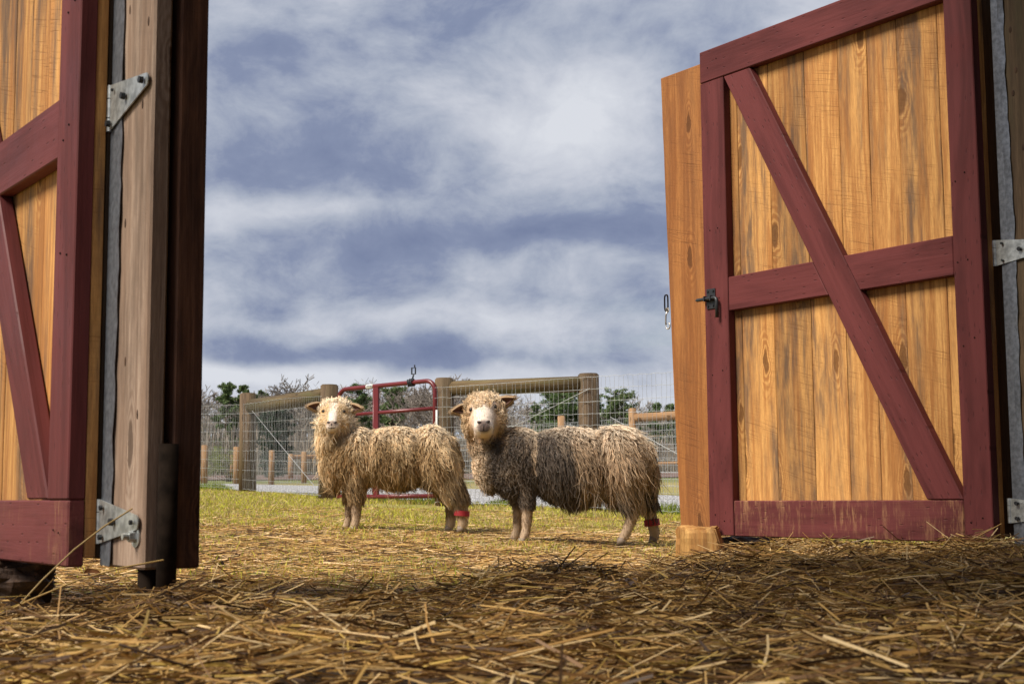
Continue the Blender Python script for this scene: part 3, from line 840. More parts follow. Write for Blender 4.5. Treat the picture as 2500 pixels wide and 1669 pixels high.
def make_ear(root, base, tip, up, width, name='ear'):
    """cupped ear, open side towards -Y"""
    base = Vector(base); tip = Vector(tip); ax = (tip - base); Ln = ax.length; ax.normalize()
    fw = Vector((0, -1, 0)); sd = ax.cross(fw).normalized(); fw = sd.cross(ax).normalized()
    def sheet(inset, off):
        bm = bmesh.new(); nu, nv = 12, 9; g_ = []
        for i in range(nu + 1):
            t_ = i / nu; w = width * (math.sin(math.pi * (0.16 + 0.84 * t_) ** 0.72) ** 0.9) * inset
            if i == nu: w = 0.0015
            row = []
            for j in range(nv + 1):
                s_ = (j / nv - 0.5) * 2
                cup = (1 - s_ * s_) * width * 0.62 * (1 - t_ * 0.65)
                row.append(bm.verts.new(base + ax * Ln * (t_ * (0.97 if inset < 1 else 1) + 0.0) + sd * s_ * w * 0.5 - fw * (cup - off)))
            g_.append(row)
        for a, b_ in zip(g_, g_[1:]):
            for j in range(nv): bm.faces.new([a[j], a[j + 1], b_[j + 1], b_[j]])
        return from_bm(bm)
    me = sheet(1.0, 0.0)
    at_ = me.attributes.new('Col', 'FLOAT_COLOR', 'POINT')
    at_.data.foreach_set('color', np.tile([0.50, 0.34, 0.20, 1], len(me.vertices)))
    o = link(name, me, M['hide'], root, True)
    sm = o.modifiers.new('thick', 'SOLIDIFY'); sm.thickness = 0.006; sm.offset = 0
    link('ear_lining', sheet(0.66, 0.0065), M['ear_in'], o, True)
    # short wool rim
    pts = []
    nrm = []
    for k in range(420):
        t_ = random.uniform(0.02, 1.0); s_ = random.choice((-1, 1)) if random.random() < 0.7 else random.uniform(-1, 1)
        w = width * (math.sin(math.pi * (0.16 + 0.84 * t_) ** 0.72) ** 0.9)
        cup = (1 - s_ * s_) * width * 0.62 * (1 - t_ * 0.65)
        pts.append(base + ax * Ln * t_ + sd * s_ * w * 0.5 - fw * (cup + 0.004)); nrm.append((sd * s_ - fw * 0.7 + ax * 0.3).normalized())
    p = np.array(pts); n = np.array(nrm); N = len(p)
    P, Rr = locks(p, n, rng.uniform(0.010, 0.022, N), np.full(N, .9), np.tile(np.array(ax), (N, 1)), np.full(N, 0.0011), np.full(N, 0.0008), np.full(N, 1.0), 4)
    c_ = np.array([0.56, 0.40, 0.25]) * rng.uniform(0.7, 1.15, (N, 1))
    link('ear_wool', tubes(P, Rr, 3, c_), M['wool'], o)['kind'] = 'stuff'
    return o


def build_sheep(X, Y, Z, spec):
    S = spec
    body = blob_body(S['ells'], S['chains'], 0.0105, 5)
    nv = len(body.vertices); co = np.empty(nv * 3); body.vertices.foreach_get('co', co); co = co.reshape(-1, 3)
    hide = S['hide'](co)
    at_ = body.attributes.new('Col', 'FLOAT_COLOR', 'POINT')
    at_.data.foreach_set('color', np.concatenate([hide, np.ones((nv, 1))], 1).ravel())
    root = link('sheep', body, M['hide'], None, True)
    root.location = (X, Y, Z); tag(root, S['label'], 'sheep', 'two woolly sheep in the doorway')
    # --- fleece
    p, n = surf_samples(body, S['n_locks'])
    keep = ~S['bare'](p, n); p, n = p[keep], n[keep]; N = len(p)
    # clump: neighbouring locks share a sway
    cl = S['clump']
    sway = vnoise(p[:, 0] * cl + 3, p[:, 2] * cl * 0.45 + p[:, 1] * 7, 11) - 0.5
    g_ = np.tile([0.10, 0.0, -1.0], (N, 1)); g_[:, 0] += sway * 1.1
    flow = g_ - n * np.sum(g_ * n, 1, keepdims=True)
    side = np.sign(p[:, 1] - S['spine_y'](p[:, 0]))
    top = smooth01(n[:, 2], 0.55, 0.95)
    flow += top[:, None] * np.stack([rng.normal(0.15, 0.5, N), side * 0.8 + rng.normal(0, 0.4, N), np.zeros(N)], 1)
    flow /= np.linalg.norm(flow, axis=1, keepdims=True) + 1e-6
    L, out, curl, crimp, rad = S['lock'](p, n)
    hd = S['headw'](p)[:, None]; fx, fz = S['face_c']
    fr = np.stack([p[:, 0] - fx, 0.05 - 0.3 * (p[:, 1] + 0.1), (p[:, 2] - fz) + 0.02], 1); fr = fr / (np.linalg.norm(fr, axis=1, keepdims=True) + 1e-6)
    fr = fr - 0.8 * n * np.sum(fr * n, 1, keepdims=True)
    flow = flow * (1 - hd) + fr * hd; flow /= np.linalg.norm(flow, axis=1, keepdims=True) + 1e-6
    P, Rr = locks(p, n, L, out, flow, rad, curl, crimp)
    from mathutils import kdtree
    K = S['n_clump']; kd = kdtree.KDTree(K)
    for i in range(K): kd.insert(p[i], i)
    kd.balance(); gi = np.array([kd.find(q)[1] for q in p])
    tt = (np.linspace(0, 1, P.shape[1]) ** 0.9)[None, :, None] * S['clumping']
    P = P * (1 - tt) + (P[gi] + (p - p[gi])[:, None, :] * 0.3) * tt
    gcol = np.clip(rng.normal(1.0, 0.2, (K, 1)), 0.5, 1.4)[gi % K]
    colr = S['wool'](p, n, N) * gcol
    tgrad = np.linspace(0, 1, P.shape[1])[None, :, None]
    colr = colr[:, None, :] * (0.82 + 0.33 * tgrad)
    P[..., 2] = np.maximum(P[..., 2], 0.01)
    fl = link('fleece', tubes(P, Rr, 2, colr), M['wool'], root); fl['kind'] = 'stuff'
    # --- fine stray wool
    p, n = surf_samples(body, 3500); keep = (~S['bare'](p, n)) & (p[:, 2] > 0.3); p, n = p[keep], n[keep]; N = len(p)
    L, out, curl, crimp, rad = S['lock'](p, n)
    fl2 = np.tile([0.1, 0.0, -0.5], (N, 1)) + rng.normal(0, 0.5, (N, 3))
    P, Rr = locks(p, n, L * rng.uniform(0.7, 1.25, N), out * 1.5, fl2, np.full(N, 0.0010), curl * 1.5, crimp, 7)
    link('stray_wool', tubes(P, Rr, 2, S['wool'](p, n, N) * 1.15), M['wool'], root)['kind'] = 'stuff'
    # --- face fuzz, very short
    p, n = surf_samples(body, 16000); keep = S['bare'](p, n) | (p[:, 2] < 0.16); p, n = p[keep], n[keep]; N = len(p)
    if N:
        fl3 = np.tile([0., -0.2, -1.0], (N, 1)); fl3 -= n * np.sum(fl3 * n, 1, keepdims=True); fl3 += rng.normal(0, .25, (N, 3))
        P, Rr = locks(p, n, rng.uniform(0.006, 0.013, N), np.full(N, 0.55), fl3, np.full(N, 0.0009), np.full(N, 0.0004), np.full(N, 1.0), 3)
        link('short_hair', tubes(P, Rr, 3, S['hide'](p) * rng.uniform(0.85, 1.15, (N, 1))), M['wool'], root)['kind'] = 'stuff'
    # --- face
    dg = bpy.context.evaluated_depsgraph_get(); dg.update()
    def onface(x, z, dy=0.0):
        ok, loc, nn, _ = root.ray_cast(Vector((x, -1.0, z)), Vector((0, 1, 0)))
        return Vector((loc.x, loc.y + dy, loc.z)) if ok else Vector((x, -0.3, z))
    for (x, z, rx, rz, tl) in S['eyes']:
        c_ = onface(x, z, 0.004)
        bm = bmesh.new(); bmesh.ops.create_uvsphere(bm, u_segments=16, v_segments=10, radius=1, matrix=Matrix.Diagonal((rx, rx * 0.9, rz, 1)))
        o = link('eye', from_bm(bm), M['eye'], root, True); o.location = c_; o.rotation_euler = (0, tl, 0)
        th_ = np.linspace(0, 2 * math.pi, 21)
        pts = np.array([[(math.cos(a) * rx * 1.1, -0.004, math.sin(a) * rz * 1.1) for a in th_]])
        me = tubes(pts, np.array([[0.0022]]), 6, np.tile(S['lid'], (1, 1)), closed_ref=np.array([[[0.02, 1., 0.03]]]))
        link('eyelid', me, M['hide'], o, True)
    for (x, z, rx, rz, tl) in S['nostrils']:
        bm = bmesh.new(); bmesh.ops.create_uvsphere(bm, u_segments=14, v_segments=8, radius=1, matrix=Matrix.Diagonal((rx, 0.006, rz, 1)))
        o = link('nostril', from_bm(bm), M['nostril'], root, True); o.location = onface(x, z, 0.0005); o.rotation_euler = (0, tl, 0)
    pts = [onface(x, z, -0.0012) for x, z in S['mouth']]
    link('mouth', tubes(np.array([[tuple(v) for v in pts]]), np.array([[0.0012] + [0.0027] * (len(pts) - 2) + [0.0012]]), 6, cap=True), M['nostril'], root, True)
    pts = [onface(x, z, -0.0008) for x, z in S['philtrum']]
    link('philtrum', tubes(np.array([[tuple(v) for v in pts]]), np.array([[0.0026] * len(pts)]), 6, cap=True), M['nostril'], root, True)
    for (b_, t_, w) in S['ears']: make_ear(root, b_, t_, None, w)
    for (x, y, rot) in S['hooves']:
        for sgn in (-1, 1):
            bm = bmesh.new(); r = bmesh.ops.create_cone(bm, cap_ends=True, segments=12, radius1=0.021, radius2=0.015, depth=0.04, matrix=Matrix.Translation((0, 0, 0.018)))
            for v in bm.verts:
                v.co.y *= 0.75
                if v.co.x < 0: v.co.x *= 1.5
            o = link('hoof', from_bm(bm), M['hoof'], root, True); o.location = (x - 0.006, y + sgn * 0.014, 0.0); o.rotation_euler = (0, 0, rot + sgn * 0.1)
    # --- red leg band
    c_, ax, r_, hgt, txt = S['band']
    q = Vector((0, 0, 1)).rotation_difference(Vector(ax).normalized())
    bm = bmesh.new(); n_ = 28
    rows = [[bm.verts.new((math.cos(a) * rr, math.sin(a) * rr, z)) for a in np.linspace(0, 2 * math.pi, n_, endpoint=False)] for rr, z in ((r_ * 1.02, -hgt / 2), (r_ * 1.0, hgt / 2))]
    for j in range(n_): bm.faces.new([rows[0][j], rows[0][(j + 1) % n_], rows[1][(j + 1) % n_], rows[1][j]])
    bd = link('leg_band', from_bm(bm), M['band_red'], root, False); bd.location = c_; bd.rotation_euler = q.to_euler()
    sm = bd.modifiers.new('t', 'SOLIDIFY'); sm.thickness = 0.003; sm.offset = 1
    if txt:
        cu = bpy.data.curves.new('band_number', 'FONT'); cu.body = txt; cu.size = hgt * 1.15; cu.align_x = 'CENTER'; cu.align_y = 'CENTER'; cu.offset = 0.0006; cu.space_character = 1.05
        tmp = bpy.data.objects.new('tmp_text', cu); COL.objects.link(tmp); dg = bpy.context.evaluated_depsgraph_get()
        tm = bpy.data.meshes.new_from_object(tmp.evaluated_get(dg)); bpy.data.objects.remove(tmp)
        bm = bmesh.new(); bm.from_mesh(tm); bmesh.ops.triangulate(bm, faces=bm.faces)
        bmesh.ops.subdivide_edges(bm, edges=[e for e in bm.edges if e.calc_length() > 0.006], cuts=1)
        for v in bm.verts:                                       # wrap round the band
            a = v.co.x / r_ - math.pi / 2; rr = r_ + 0.0042
            v.co = Vector((math.cos(a) * rr, math.sin(a) * rr, v.co.y))
        link('band_number', from_bm(bm), M['ink'], bd)
    return root


def mixc(a, b_, t_): return np.asarray(a)[None] * (1 - t_[:, None]) + np.asarray(b_)[None] * t_[:, None]


# --- right sheep (nearer): local x right, y away from the camera, z up from its feet
HX, HZ = -0.440, 0.725
def hide_b(p):
    N = len(p)
    c_ = np.tile([0.17, 0.115, 0.07], (N, 1))
    leg = smooth01(-p[:, 2], -0.24, -0.17); c_ = c_ * (1 - leg[:, None]) + np.array([0.50, 0.36, 0.24]) * leg[:, None]
    f = (np.abs(p[:, 0] - HX) < 0.13) & (p[:, 1] < -0.09) & (p[:, 2] > 0.58)
    tan = smooth01(np.abs(p[:, 0] - HX), 0.045, 0.085)
    fc = mixc((0.80, 0.67, 0.56), (0.60, 0.41, 0.25), tan)
    chin = smooth01(-p[:, 2], -0.645, -0.615); fc = fc * (1 - 0.6 * chin[:, None]) + np.array([0.56, 0.36, 0.2]) * 0.6 * chin[:, None]
    d = np.sqrt(((p[:, 0] - (HX + 0.002)) / 0.042) ** 2 + ((p[:, 2] - 0.670) / 0.042) ** 2)
    nose = 1 - smooth01(d, 0.6, 1.15); fc = fc * (1 - nose[:, None] * 0.9) + np.array([0.11, 0.072, 0.066]) * nose[:, None] * 0.9
    c_[f] = fc[f]; return c_


def bare_b(p, n):
    e = ((p[:, 0] - HX) / 0.086) ** 2 + ((p[:, 2] - 0.690) / 0.094) ** 2
    face = (e < 1) & (p[:, 1] < -0.11) & (n[:, 1] < 0.25)
    for ex, ez in ((-0.514, 0.775), (-0.374, 0.79)): face |= (np.hypot(p[:, 0] - ex, p[:, 2] - ez) < 0.027) & (p[:, 1] < -0.04)
    legs = (p[:, 2] < 0.115)
    return face | legs


def lock_b(p, n):
    N = len(p); x, z = p[:, 0], p[:, 2]
    head = smooth01(z, 0.70, 0.76) * smooth01(-x, 0.28, 0.33)
    neck = smooth01(-x, 0.18, 0.34) * (1 - head)
    rear = smooth01(x, -0.16, 0.08)
    legs = smooth01(-z, -0.27, -0.20)
    pat = vnoise(x * 7, z * 5 + p[:, 1] * 4, 21)
    L = 0.056 + 0.060 * rear * (0.5 + 0.8 * pat) + 0.02 * pat
    L = L * (1 - neck) + 0.042 * neck
    L = L * (1 - head) + 0.040 * head
    belly = smooth01(-n[:, 2], 0.15, 0.7) * (1 - legs) * smooth01(z, 0.22, 0.27)
    L = L + 0.05 * belly * rng.random(N)
    L = L * (1 - legs) + 0.020 * legs
    topk = smooth01(z, 0.80, 0.86) * (x < -0.3)
    L = L + topk * (0.0 + 0.012 * rng.random(N))
    L *= (1 - 0.35 * smooth01(n[:, 2], 0.3, 0.8) * (x > -0.3))
    L = L * (1 - 0.35 * neck)
    L *= rng.uniform(0.75, 1.2, N)
    out = 0.34 + 0.35 * neck + 0.32 * head + rng.normal(0, 0.07, N)
    curl = 0.0042 + 0.0030 * neck + 0.004 * head + 0.0035 * rng.random(N); curl = curl * (1 - legs * 0.7)
    crimp = 1.3 + 1.2 * rng.random(N)
    rad = (0.0010 + 0.0009 * rng.random(N)) * (1 - 0.55 * legs) * (1 + 0.1 * neck)
    return L, out, curl, crimp, rad


def wool_b(p, n, N):
    x, z = p[:, 0], p[:, 2]
    v = 0.55 * vnoise(x * 9 + 2, z * 4 + p[:, 1] * 5, 31) + 0.45 * vnoise(x * 26, z * 9, 32)
    light, mid, dark = np.array([0.74, 0.57, 0.39]), np.array([0.48, 0.33, 0.20]), np.array([0.13, 0.098, 0.075])
    c_ = mid + (light - mid) * smooth01(v, 0.45, 0.72)[:, None]
    bleach_and_light = smooth01(z, 0.56, 0.67) * smooth01(x, -0.3, -0.2)  # pale back: bleached wool, with light from above mixed into its colour
    c_ = c_ * (1 - 0.75 * bleach_and_light[:, None]) + np.array([0.90, 0.77, 0.60]) * 0.75 * bleach_and_light[:, None]
    mud = smooth01(-x, -0.30, -0.05) * smooth01(x, -0.48, -0.36) * (1 - smooth01(z, 0.60, 0.68))
    mud = np.maximum(mud, smooth01(-z, -0.40, -0.30) * 0.75)
    streak = smooth01(vnoise(x * 13 + 5, z * 1.6, 35), 0.62, 0.74)
    mud = np.clip(mud * (0.65 + 0.75 * vnoise(x * 15, z * 12, 33)), 0, 1) * (1 - 0.8 * streak)
    c_ = c_ * (1 - mud[:, None]) + dark * mud[:, None]
    head = smooth01(z, 0.62, 0.68) * smooth01(-x, 0.24, 0.30)
    c_ = c_ * (1 - head[:, None]) + mixc((0.62, 0.45, 0.27), (0.80, 0.63, 0.43), smooth01(v, 0.35, 0.65)) * head[:, None]
    legs = smooth01(-z, -0.24, -0.17)
    c_ = c_ * (1 - legs[:, None]) + np.array([0.47, 0.34, 0.22]) * legs[:, None]
    return c_ * rng.uniform(0.72, 1.22, (N, 1))


SB = dict(
    label='larger right sheep with matted grey brown fleece and numbered red leg band', n_locks=47000, n_clump=8500, clumping=0.8, headw=lambda p: smooth01(p[:, 2], 0.64, 0.70) * smooth01(-p[:, 0], 0.27, 0.32), face_c=(-0.44, 0.70), clump=9.0, spine_y=lambda x: 0.0 * x,
    ells=[((-0.25, 0.0, 0.475), (0.20, 0.175, 0.20)), ((0.04, 0.0, 0.465), (0.30, 0.195, 0.205)), ((0.33, 0.0, 0.475), (0.185, 0.175, 0.205)),
          ((-0.40, -0.01, 0.47), (0.105, 0.125, 0.16)), ((-0.425, -0.02, 0.60), (0.105, 0.115, 0.125)),
          ((-0.44, -0.05, 0.782), (0.112, 0.115, 0.070)), ((-0.44, -0.10, 0.755), (0.074, 0.10, 0.070)),
          ((-0.44, -0.045, 0.675), (0.110, 0.105, 0.11)), ((-0.44, -0.205, 0.668), (0.060, 0.052, 0.050)), ((-0.44, -0.180, 0.638), (0.056, 0.05, 0.034)),
          ((-0.508, -0.095, 0.695), (0.048, 0.065, 0.075)), ((-0.372, -0.095, 0.70), (0.048, 0.065, 0.075)), ((-0.505, -0.12, 0.775), (0.020, 0.03, 0.018)), ((-0.375, -0.12, 0.785), (0.020, 0.03, 0.018))],
    chains=[[((-0.43, -0.02, 0.58), 0.10), ((-0.44, -0.04, 0.74), 0.085)],
            [((-0.44, -0.12, 0.765), 0.068), ((-0.44, -0.160, 0.715), 0.067), ((-0.44, -0.195, 0.675), 0.058)],
            [((-0.205, -0.085, 0.42), 0.075), ((-0.195, -0.085, 0.30), 0.050), ((-0.192, -0.085, 0.20), 0.034), ((-0.20, -0.085, 0.09), 0.027), ((-0.21, -0.088, 0.05), 0.029), ((-0.218, -0.09, 0.032), 0.026)],
            [((-0.25, 0.085, 0.42), 0.075), ((-0.245, 0.085, 0.30), 0.050), ((-0.243, 0.085, 0.20), 0.034), ((-0.25, 0.085, 0.09), 0.027), ((-0.262, 0.085, 0.05), 0.029), ((-0.27, 0.085, 0.032), 0.026)],
            [((0.36, -0.09, 0.44), 0.115), ((0.385, -0.09, 0.32), 0.078), ((0.425, -0.09, 0.215), 0.043), ((0.395, -0.09, 0.12), 0.032), ((0.37, -0.09, 0.06), 0.031), ((0.352, -0.09, 0.032), 0.028)],
            [((0.40, 0.09, 0.44), 0.11), ((0.465, 0.09, 0.33), 0.068), ((0.525, 0.09, 0.225), 0.043), ((0.535, 0.09, 0.12), 0.033), ((0.553, 0.09, 0.065), 0.033), ((0.552, 0.09, 0.035), 0.030)],
            [((0.50, 0.0, 0.55), 0.035), ((0.535, 0.0, 0.42), 0.028), ((0.535, 0.0, 0.32), 0.02)]],
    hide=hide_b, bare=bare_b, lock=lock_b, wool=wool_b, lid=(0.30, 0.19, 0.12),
    eyes=[(-0.512, 0.772, 0.0115, 0.0125, 0.5), (-0.375, 0.787, 0.0115, 0.0145, -0.25)],
    nostrils=[(-0.462, 0.692, 0.0165, 0.0095, 0.4), (-0.418, 0.695, 0.0165, 0.0095, -0.4)],
    mouth=[(-0.470, 0.652), (-0.455, 0.645), (-0.44, 0.647), (-0.425, 0.645), (-0.410, 0.652)],
    philtrum=[(-0.44, 0.684), (-0.44, 0.668), (-0.44, 0.647)],
    ears=[((-0.525, -0.06, 0.785), (-0.628, -0.10, 0.765), 0.060), ((-0.362, -0.06, 0.805), (-0.262, -0.10, 0.842), 0.062)],
    hooves=[(-0.218, -0.09, 0), (-0.27, 0.085, 0), (0.352, -0.09, 0), (0.552, 0.09, 0)],
    band=((0.538, 0.09, 0.118), (-0.12, 0.0, 1.0), 0.043, 0.038, '139'))
SBx, SBy = (1365 - 1250) / 3440 * 8.24, 8.24
build_sheep(SBx, SBy, float(gz(SBx, SBy)) + 0.006, SB)

# --- left sheep
HXa = -0.348
def hide_a(p):
    N = len(p)
    c_ = np.tile([0.22, 0.14, 0.07], (N, 1))
    leg = smooth01(-p[:, 2], -0.24, -0.17); c_ = c_ * (1 - leg[:, None]) + np.array([0.48, 0.34, 0.22]) * leg[:, None]
    f = (np.abs(p[:, 0] - HXa) < 0.12) & (p[:, 1] < -0.09) & (p[:, 2] > 0.58)
    tan = smooth01(np.abs(p[:, 0] - HXa), 0.014, 0.036)
    fc = mixc((0.84, 0.73, 0.62), (0.58, 0.39, 0.20), tan)
    mz = smooth01(-np.sqrt(((p[:, 0] - HXa) / 0.046) ** 2 + ((p[:, 2] - 0.672) / 0.034) ** 2), -1.1, -0.7)
    fc = fc * (1 - mz[:, None]) + np.array([0.76, 0.64, 0.54]) * mz[:, None]
    chin = smooth01(-p[:, 2], -0.655, -0.63); fc = fc * (1 - chin[:, None]) + np.array([0.55, 0.36, 0.19]) * chin[:, None]
    d = np.sqrt(((p[:, 0] - HXa) / 0.036) ** 2 + ((p[:, 2] - 0.692) / 0.018) ** 2)
    nose = 1 - smooth01(d, 0.7, 1.2); fc = fc * (1 - nose[:, None] * 0.75) + np.array([0.20, 0.125, 0.09]) * nose[:, None] * 0.75
    c_[f] = fc[f]; return c_


def bare_a(p, n):
    e = ((p[:, 0] - HXa) / 0.036) ** 2 + ((p[:, 2] - 0.705) / 0.070) ** 2
    face = (e < 1) & (p[:, 1] < -0.11) & (n[:, 1] < 0.2)
    for ex, ez in ((-0.418, 0.775), (-0.278, 0.773)): face |= (np.hypot(p[:, 0] - ex, p[:, 2] - ez) < 0.015) & (p[:, 1] < -0.04)
    return face | (p[:, 2] < 0.105)


def lock_a(p, n):
    N = len(p); x, z = p[:, 0], p[:, 2]
    head = smooth01(z, 0.69, 0.76) * smooth01(-x, 0.20, 0.25)
    cheek = smooth01(z, 0.60, 0.64) * smooth01(-x, 0.22, 0.26) * (p[:, 1] < -0.10)
    legs = smooth01(-z, -0.26, -0.19)
    hind = (x > 0.2) * 1.0
    L = 0.068 + 0.03 * vnoise(x * 8, z * 6, 41)
    L = L * (1 - head) + 0.040 * head
    L = L * (1 - cheek * 0.72)
    belly = smooth01(-n[:, 2], 0.2, 0.7) * (1 - legs); L = L + 0.03 * belly * rng.random(N)
    L = L * (1 - legs) + (0.020 + 0.022 * hind) * legs
    topk = smooth01(z, 0.80, 0.85) * (x < -0.2); L = L + topk * 0.014 * rng.random(N)
    L *= (1 - 0.3 * smooth01(n[:, 2], 0.3, 0.8) * (x > -0.2))
    L *= rng.uniform(0.75, 1.2, N)
    out = 0.40 + 0.2 * head + rng.normal(0, 0.08, N)
    curl = (0.0042 + 0.004 * rng.random(N)) * (1 - 0.6 * legs) * (1 - 0.5 * cheek)
    crimp = 1.4 + 1.4 * rng.random(N)
    rad = (0.0010 + 0.0009 * rng.random(N)) * (1 - 0.5 * legs) * (1 - 0.45 * cheek)
    return L, out, curl, crimp, rad


def wool_a(p, n, N):
    x, z = p[:, 0], p[:, 2]
    v = 0.5 * vnoise(x * 10 + 7, z * 6 + p[:, 1] * 5, 51) + 0.5 * vnoise(x * 28, z * 12, 52)
    c_ = mixc((0.42, 0.275, 0.13), (0.82, 0.62, 0.37), smooth01(v, 0.35, 0.65))
    bleach_and_light = smooth01(z, 0.56, 0.70)  # cream top: part bleaching, part overhead light put into the wool colour
    c_ = c_ * (1 - 0.82 * bleach_and_light[:, None]) + np.array([0.92, 0.79, 0.60]) * 0.82 * bleach_and_light[:, None]
    dirt = smooth01(-z, -0.42, -0.30) * smooth01(vnoise(x * 9, z * 9, 53), 0.45, 0.7)
    c_ = c_ * (1 - 0.6 * dirt[:, None]) + np.array([0.13, 0.085, 0.05]) * 0.6 * dirt[:, None]
    legs = smooth01(-z, -0.22, -0.16) * (x < 0.2)
    c_ = c_ * (1 - legs[:, None]) + np.array([0.44, 0.31, 0.20]) * legs[:, None]
    return c_ * rng.uniform(0.72, 1.22, (N, 1))


SA = dict(
    label='smaller left sheep with golden tan fleece and a white nose', n_locks=46000, n_clump=8500, clumping=0.78, headw=lambda p: smooth01(p[:, 2], 0.64, 0.70) * smooth01(-p[:, 0], 0.18, 0.23), face_c=(-0.348, 0.70), clump=8.0, spine_y=lambda x: 0.0 * x,
    ells=[((-0.22, 0.0, 0.485), (0.19, 0.17, 0.185)), ((0.04, 0.0, 0.49), (0.28, 0.18, 0.185)), ((0.27, 0.0, 0.495), (0.15, 0.165, 0.19)),
          ((-0.335, -0.01, 0.46), (0.11, 0.13, 0.16)), ((-0.348, -0.02, 0.59), (0.115, 0.12, 0.13)),
          ((HXa, -0.05, 0.778), (0.108, 0.11, 0.062)), ((HXa, -0.10, 0.745), (0.066, 0.09, 0.065)),
          ((HXa, -0.045, 0.68), (0.105, 0.105, 0.10)), ((HXa - 0.055, -0.10, 0.705), (0.048, 0.070, 0.068)), ((HXa + 0.055, -0.10, 0.705), (0.048, 0.070, 0.068)), ((HXa, -0.195, 0.675), (0.047, 0.048, 0.038)), ((HXa, -0.175, 0.648), (0.043, 0.05, 0.028))],
    chains=[[((-0.345, -0.02, 0.58), 0.10), ((HXa, -0.04, 0.74), 0.08)],
            [((HXa, -0.12, 0.755), 0.058), ((HXa, -0.16, 0.715), 0.053), ((HXa, -0.19, 0.685), 0.046)],
            [((-0.215, -0.08, 0.42), 0.08), ((-0.208, -0.08, 0.30), 0.058), ((-0.203, -0.08, 0.20), 0.037), ((-0.206, -0.08, 0.09), 0.029), ((-0.212, -0.082, 0.05), 0.031), ((-0.219, -0.085, 0.032), 0.029)],
            [((-0.265, 0.08, 0.42), 0.075), ((-0.262, 0.08, 0.30), 0.05), ((-0.263, 0.08, 0.20), 0.035), ((-0.272, 0.08, 0.09), 0.027), ((-0.28, 0.08, 0.05), 0.029), ((-0.29, 0.08, 0.032), 0.027)],
            [((0.31, 0.085, 0.45), 0.11), ((0.35, 0.085, 0.32), 0.07), ((0.405, 0.085, 0.22), 0.045), ((0.40, 0.085, 0.12), 0.035), ((0.397, 0.085, 0.06), 0.034), ((0.388, 0.085, 0.033), 0.031)],
            [((0.32, -0.085, 0.45), 0.12), ((0.385, -0.085, 0.32), 0.08), ((0.455, -0.085, 0.21), 0.055), ((0.472, -0.085, 0.12), 0.038), ((0.482, -0.085, 0.06), 0.034), ((0.475, -0.085, 0.033), 0.031)],
            [((0.39, 0.0, 0.58), 0.035), ((0.435, 0.0, 0.47), 0.03), ((0.44, 0.0, 0.38), 0.022)]],
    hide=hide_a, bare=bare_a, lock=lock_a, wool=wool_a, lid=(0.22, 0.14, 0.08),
    eyes=[(-0.412, 0.775, 0.0125, 0.0085, 0.2), (-0.284, 0.773, 0.0125, 0.0085, -0.2)],
    nostrils=[(-0.367, 0.697, 0.015, 0.007, 0.4), (-0.329, 0.697, 0.015, 0.007, -0.4)],
    mouth=[(-0.372, 0.668), (-0.360, 0.662), (-0.348, 0.660), (-0.336, 0.662), (-0.324, 0.668)],
    philtrum=[(-0.348, 0.692), (-0.348, 0.678), (-0.348, 0.661)],
    ears=[((-0.425, -0.06, 0.805), (-0.522, -0.105, 0.812), 0.058), ((-0.272, -0.06, 0.800), (-0.170, -0.105, 0.794), 0.058)],
    hooves=[(-0.219, -0.085, 0), (-0.29, 0.08, 0), (0.388, 0.085, 0), (0.475, -0.085, 0)],
    band=((0.473, -0.085, 0.118), (0.08, 0.0, 1.0), 0.047, 0.034, None))
SAx, SAy = (950 - 1250) / 3440 * 9.2, 9.2
build_sheep(SAx, SAy, float(gz(SAx, SAy)) + 0.004, SA)

# ---------------------------------------------------------------- wire fences, posts, gate
def interp_line(p, q, t_): return Vector(p).lerp(Vector(q), t_)


def wire_panel(name, parent, pts, zb, zt, dv, dh, r, mat, kink=True):
    """woven wire: pts = list of (x,y); zb/zt = bottom/top heights at each point"""
    pts = np.array(pts, float); s = np.r_[0, np.cumsum(np.linalg.norm(np.diff(pts, axis=0), axis=1))]
    Lt = s[-1]
    def at_(q): return np.interp(q, s, pts[:, 0]), np.interp(q, s, pts[:, 1]), np.interp(q, s, zb), np.interp(q, s, zt)
    lines, rads = [], []
    nv = int(Lt / dv); M_ = 9
    nh = int(round((np.mean(zt) - np.mean(zb)) / dh))
    q = (np.arange(nv) + 0.5) * dv + rng.normal(0, 0.002, nv)
    x, y, b0, t0 = at_(q)
    tt = np.linspace(0, 1, M_)[None, :]
    Z_ = b0[:, None] * (1 - tt) + t0[:, None] * tt
    wv = rng.normal(0, 0.0035, (nv, M_)); X_ = x[:, None] + wv; Y_ = y[:, None] + rng.normal(0, 0.003, (nv, M_))
    V = np.stack([X_, Y_, Z_], -1)
    # horizontals, sampled at every upright, with a kink now and then
    qh = np.linspace(0, Lt, max(30, int(Lt / 0.05)))
    x, y, b0, t0 = at_(qh); Hs = []
    for i in range(nh + 1):
        f = i / nh; sag = 0.008 * np.sin(qh * 1.7 + i)
        zk = b0 * (1 - f) + t0 * f + sag * (0.3 + f)
        if kink: zk = zk - 0.011 * (np.maximum(0, np.cos((qh + i * 0.06) * 2 * math.pi / 0.15)) ** 12)
        Hs.append(np.stack([x + rng.normal(0, 0.0015, len(x)), y + rng.normal(0, 0.0015, len(x)), zk], -1))
    a = tubes(V, np.full((nv, 1), r * 0.85), 4); b_ = tubes(np.array(Hs), np.full((nh + 1, 1), r * 1.15), 4)
    bm = bmesh.new(); bm.from_mesh(a); bm.from_mesh(b_); me = from_bm(bm)
    o = link(name, me, mat, parent, True); o['kind'] = 'stuff'; return o


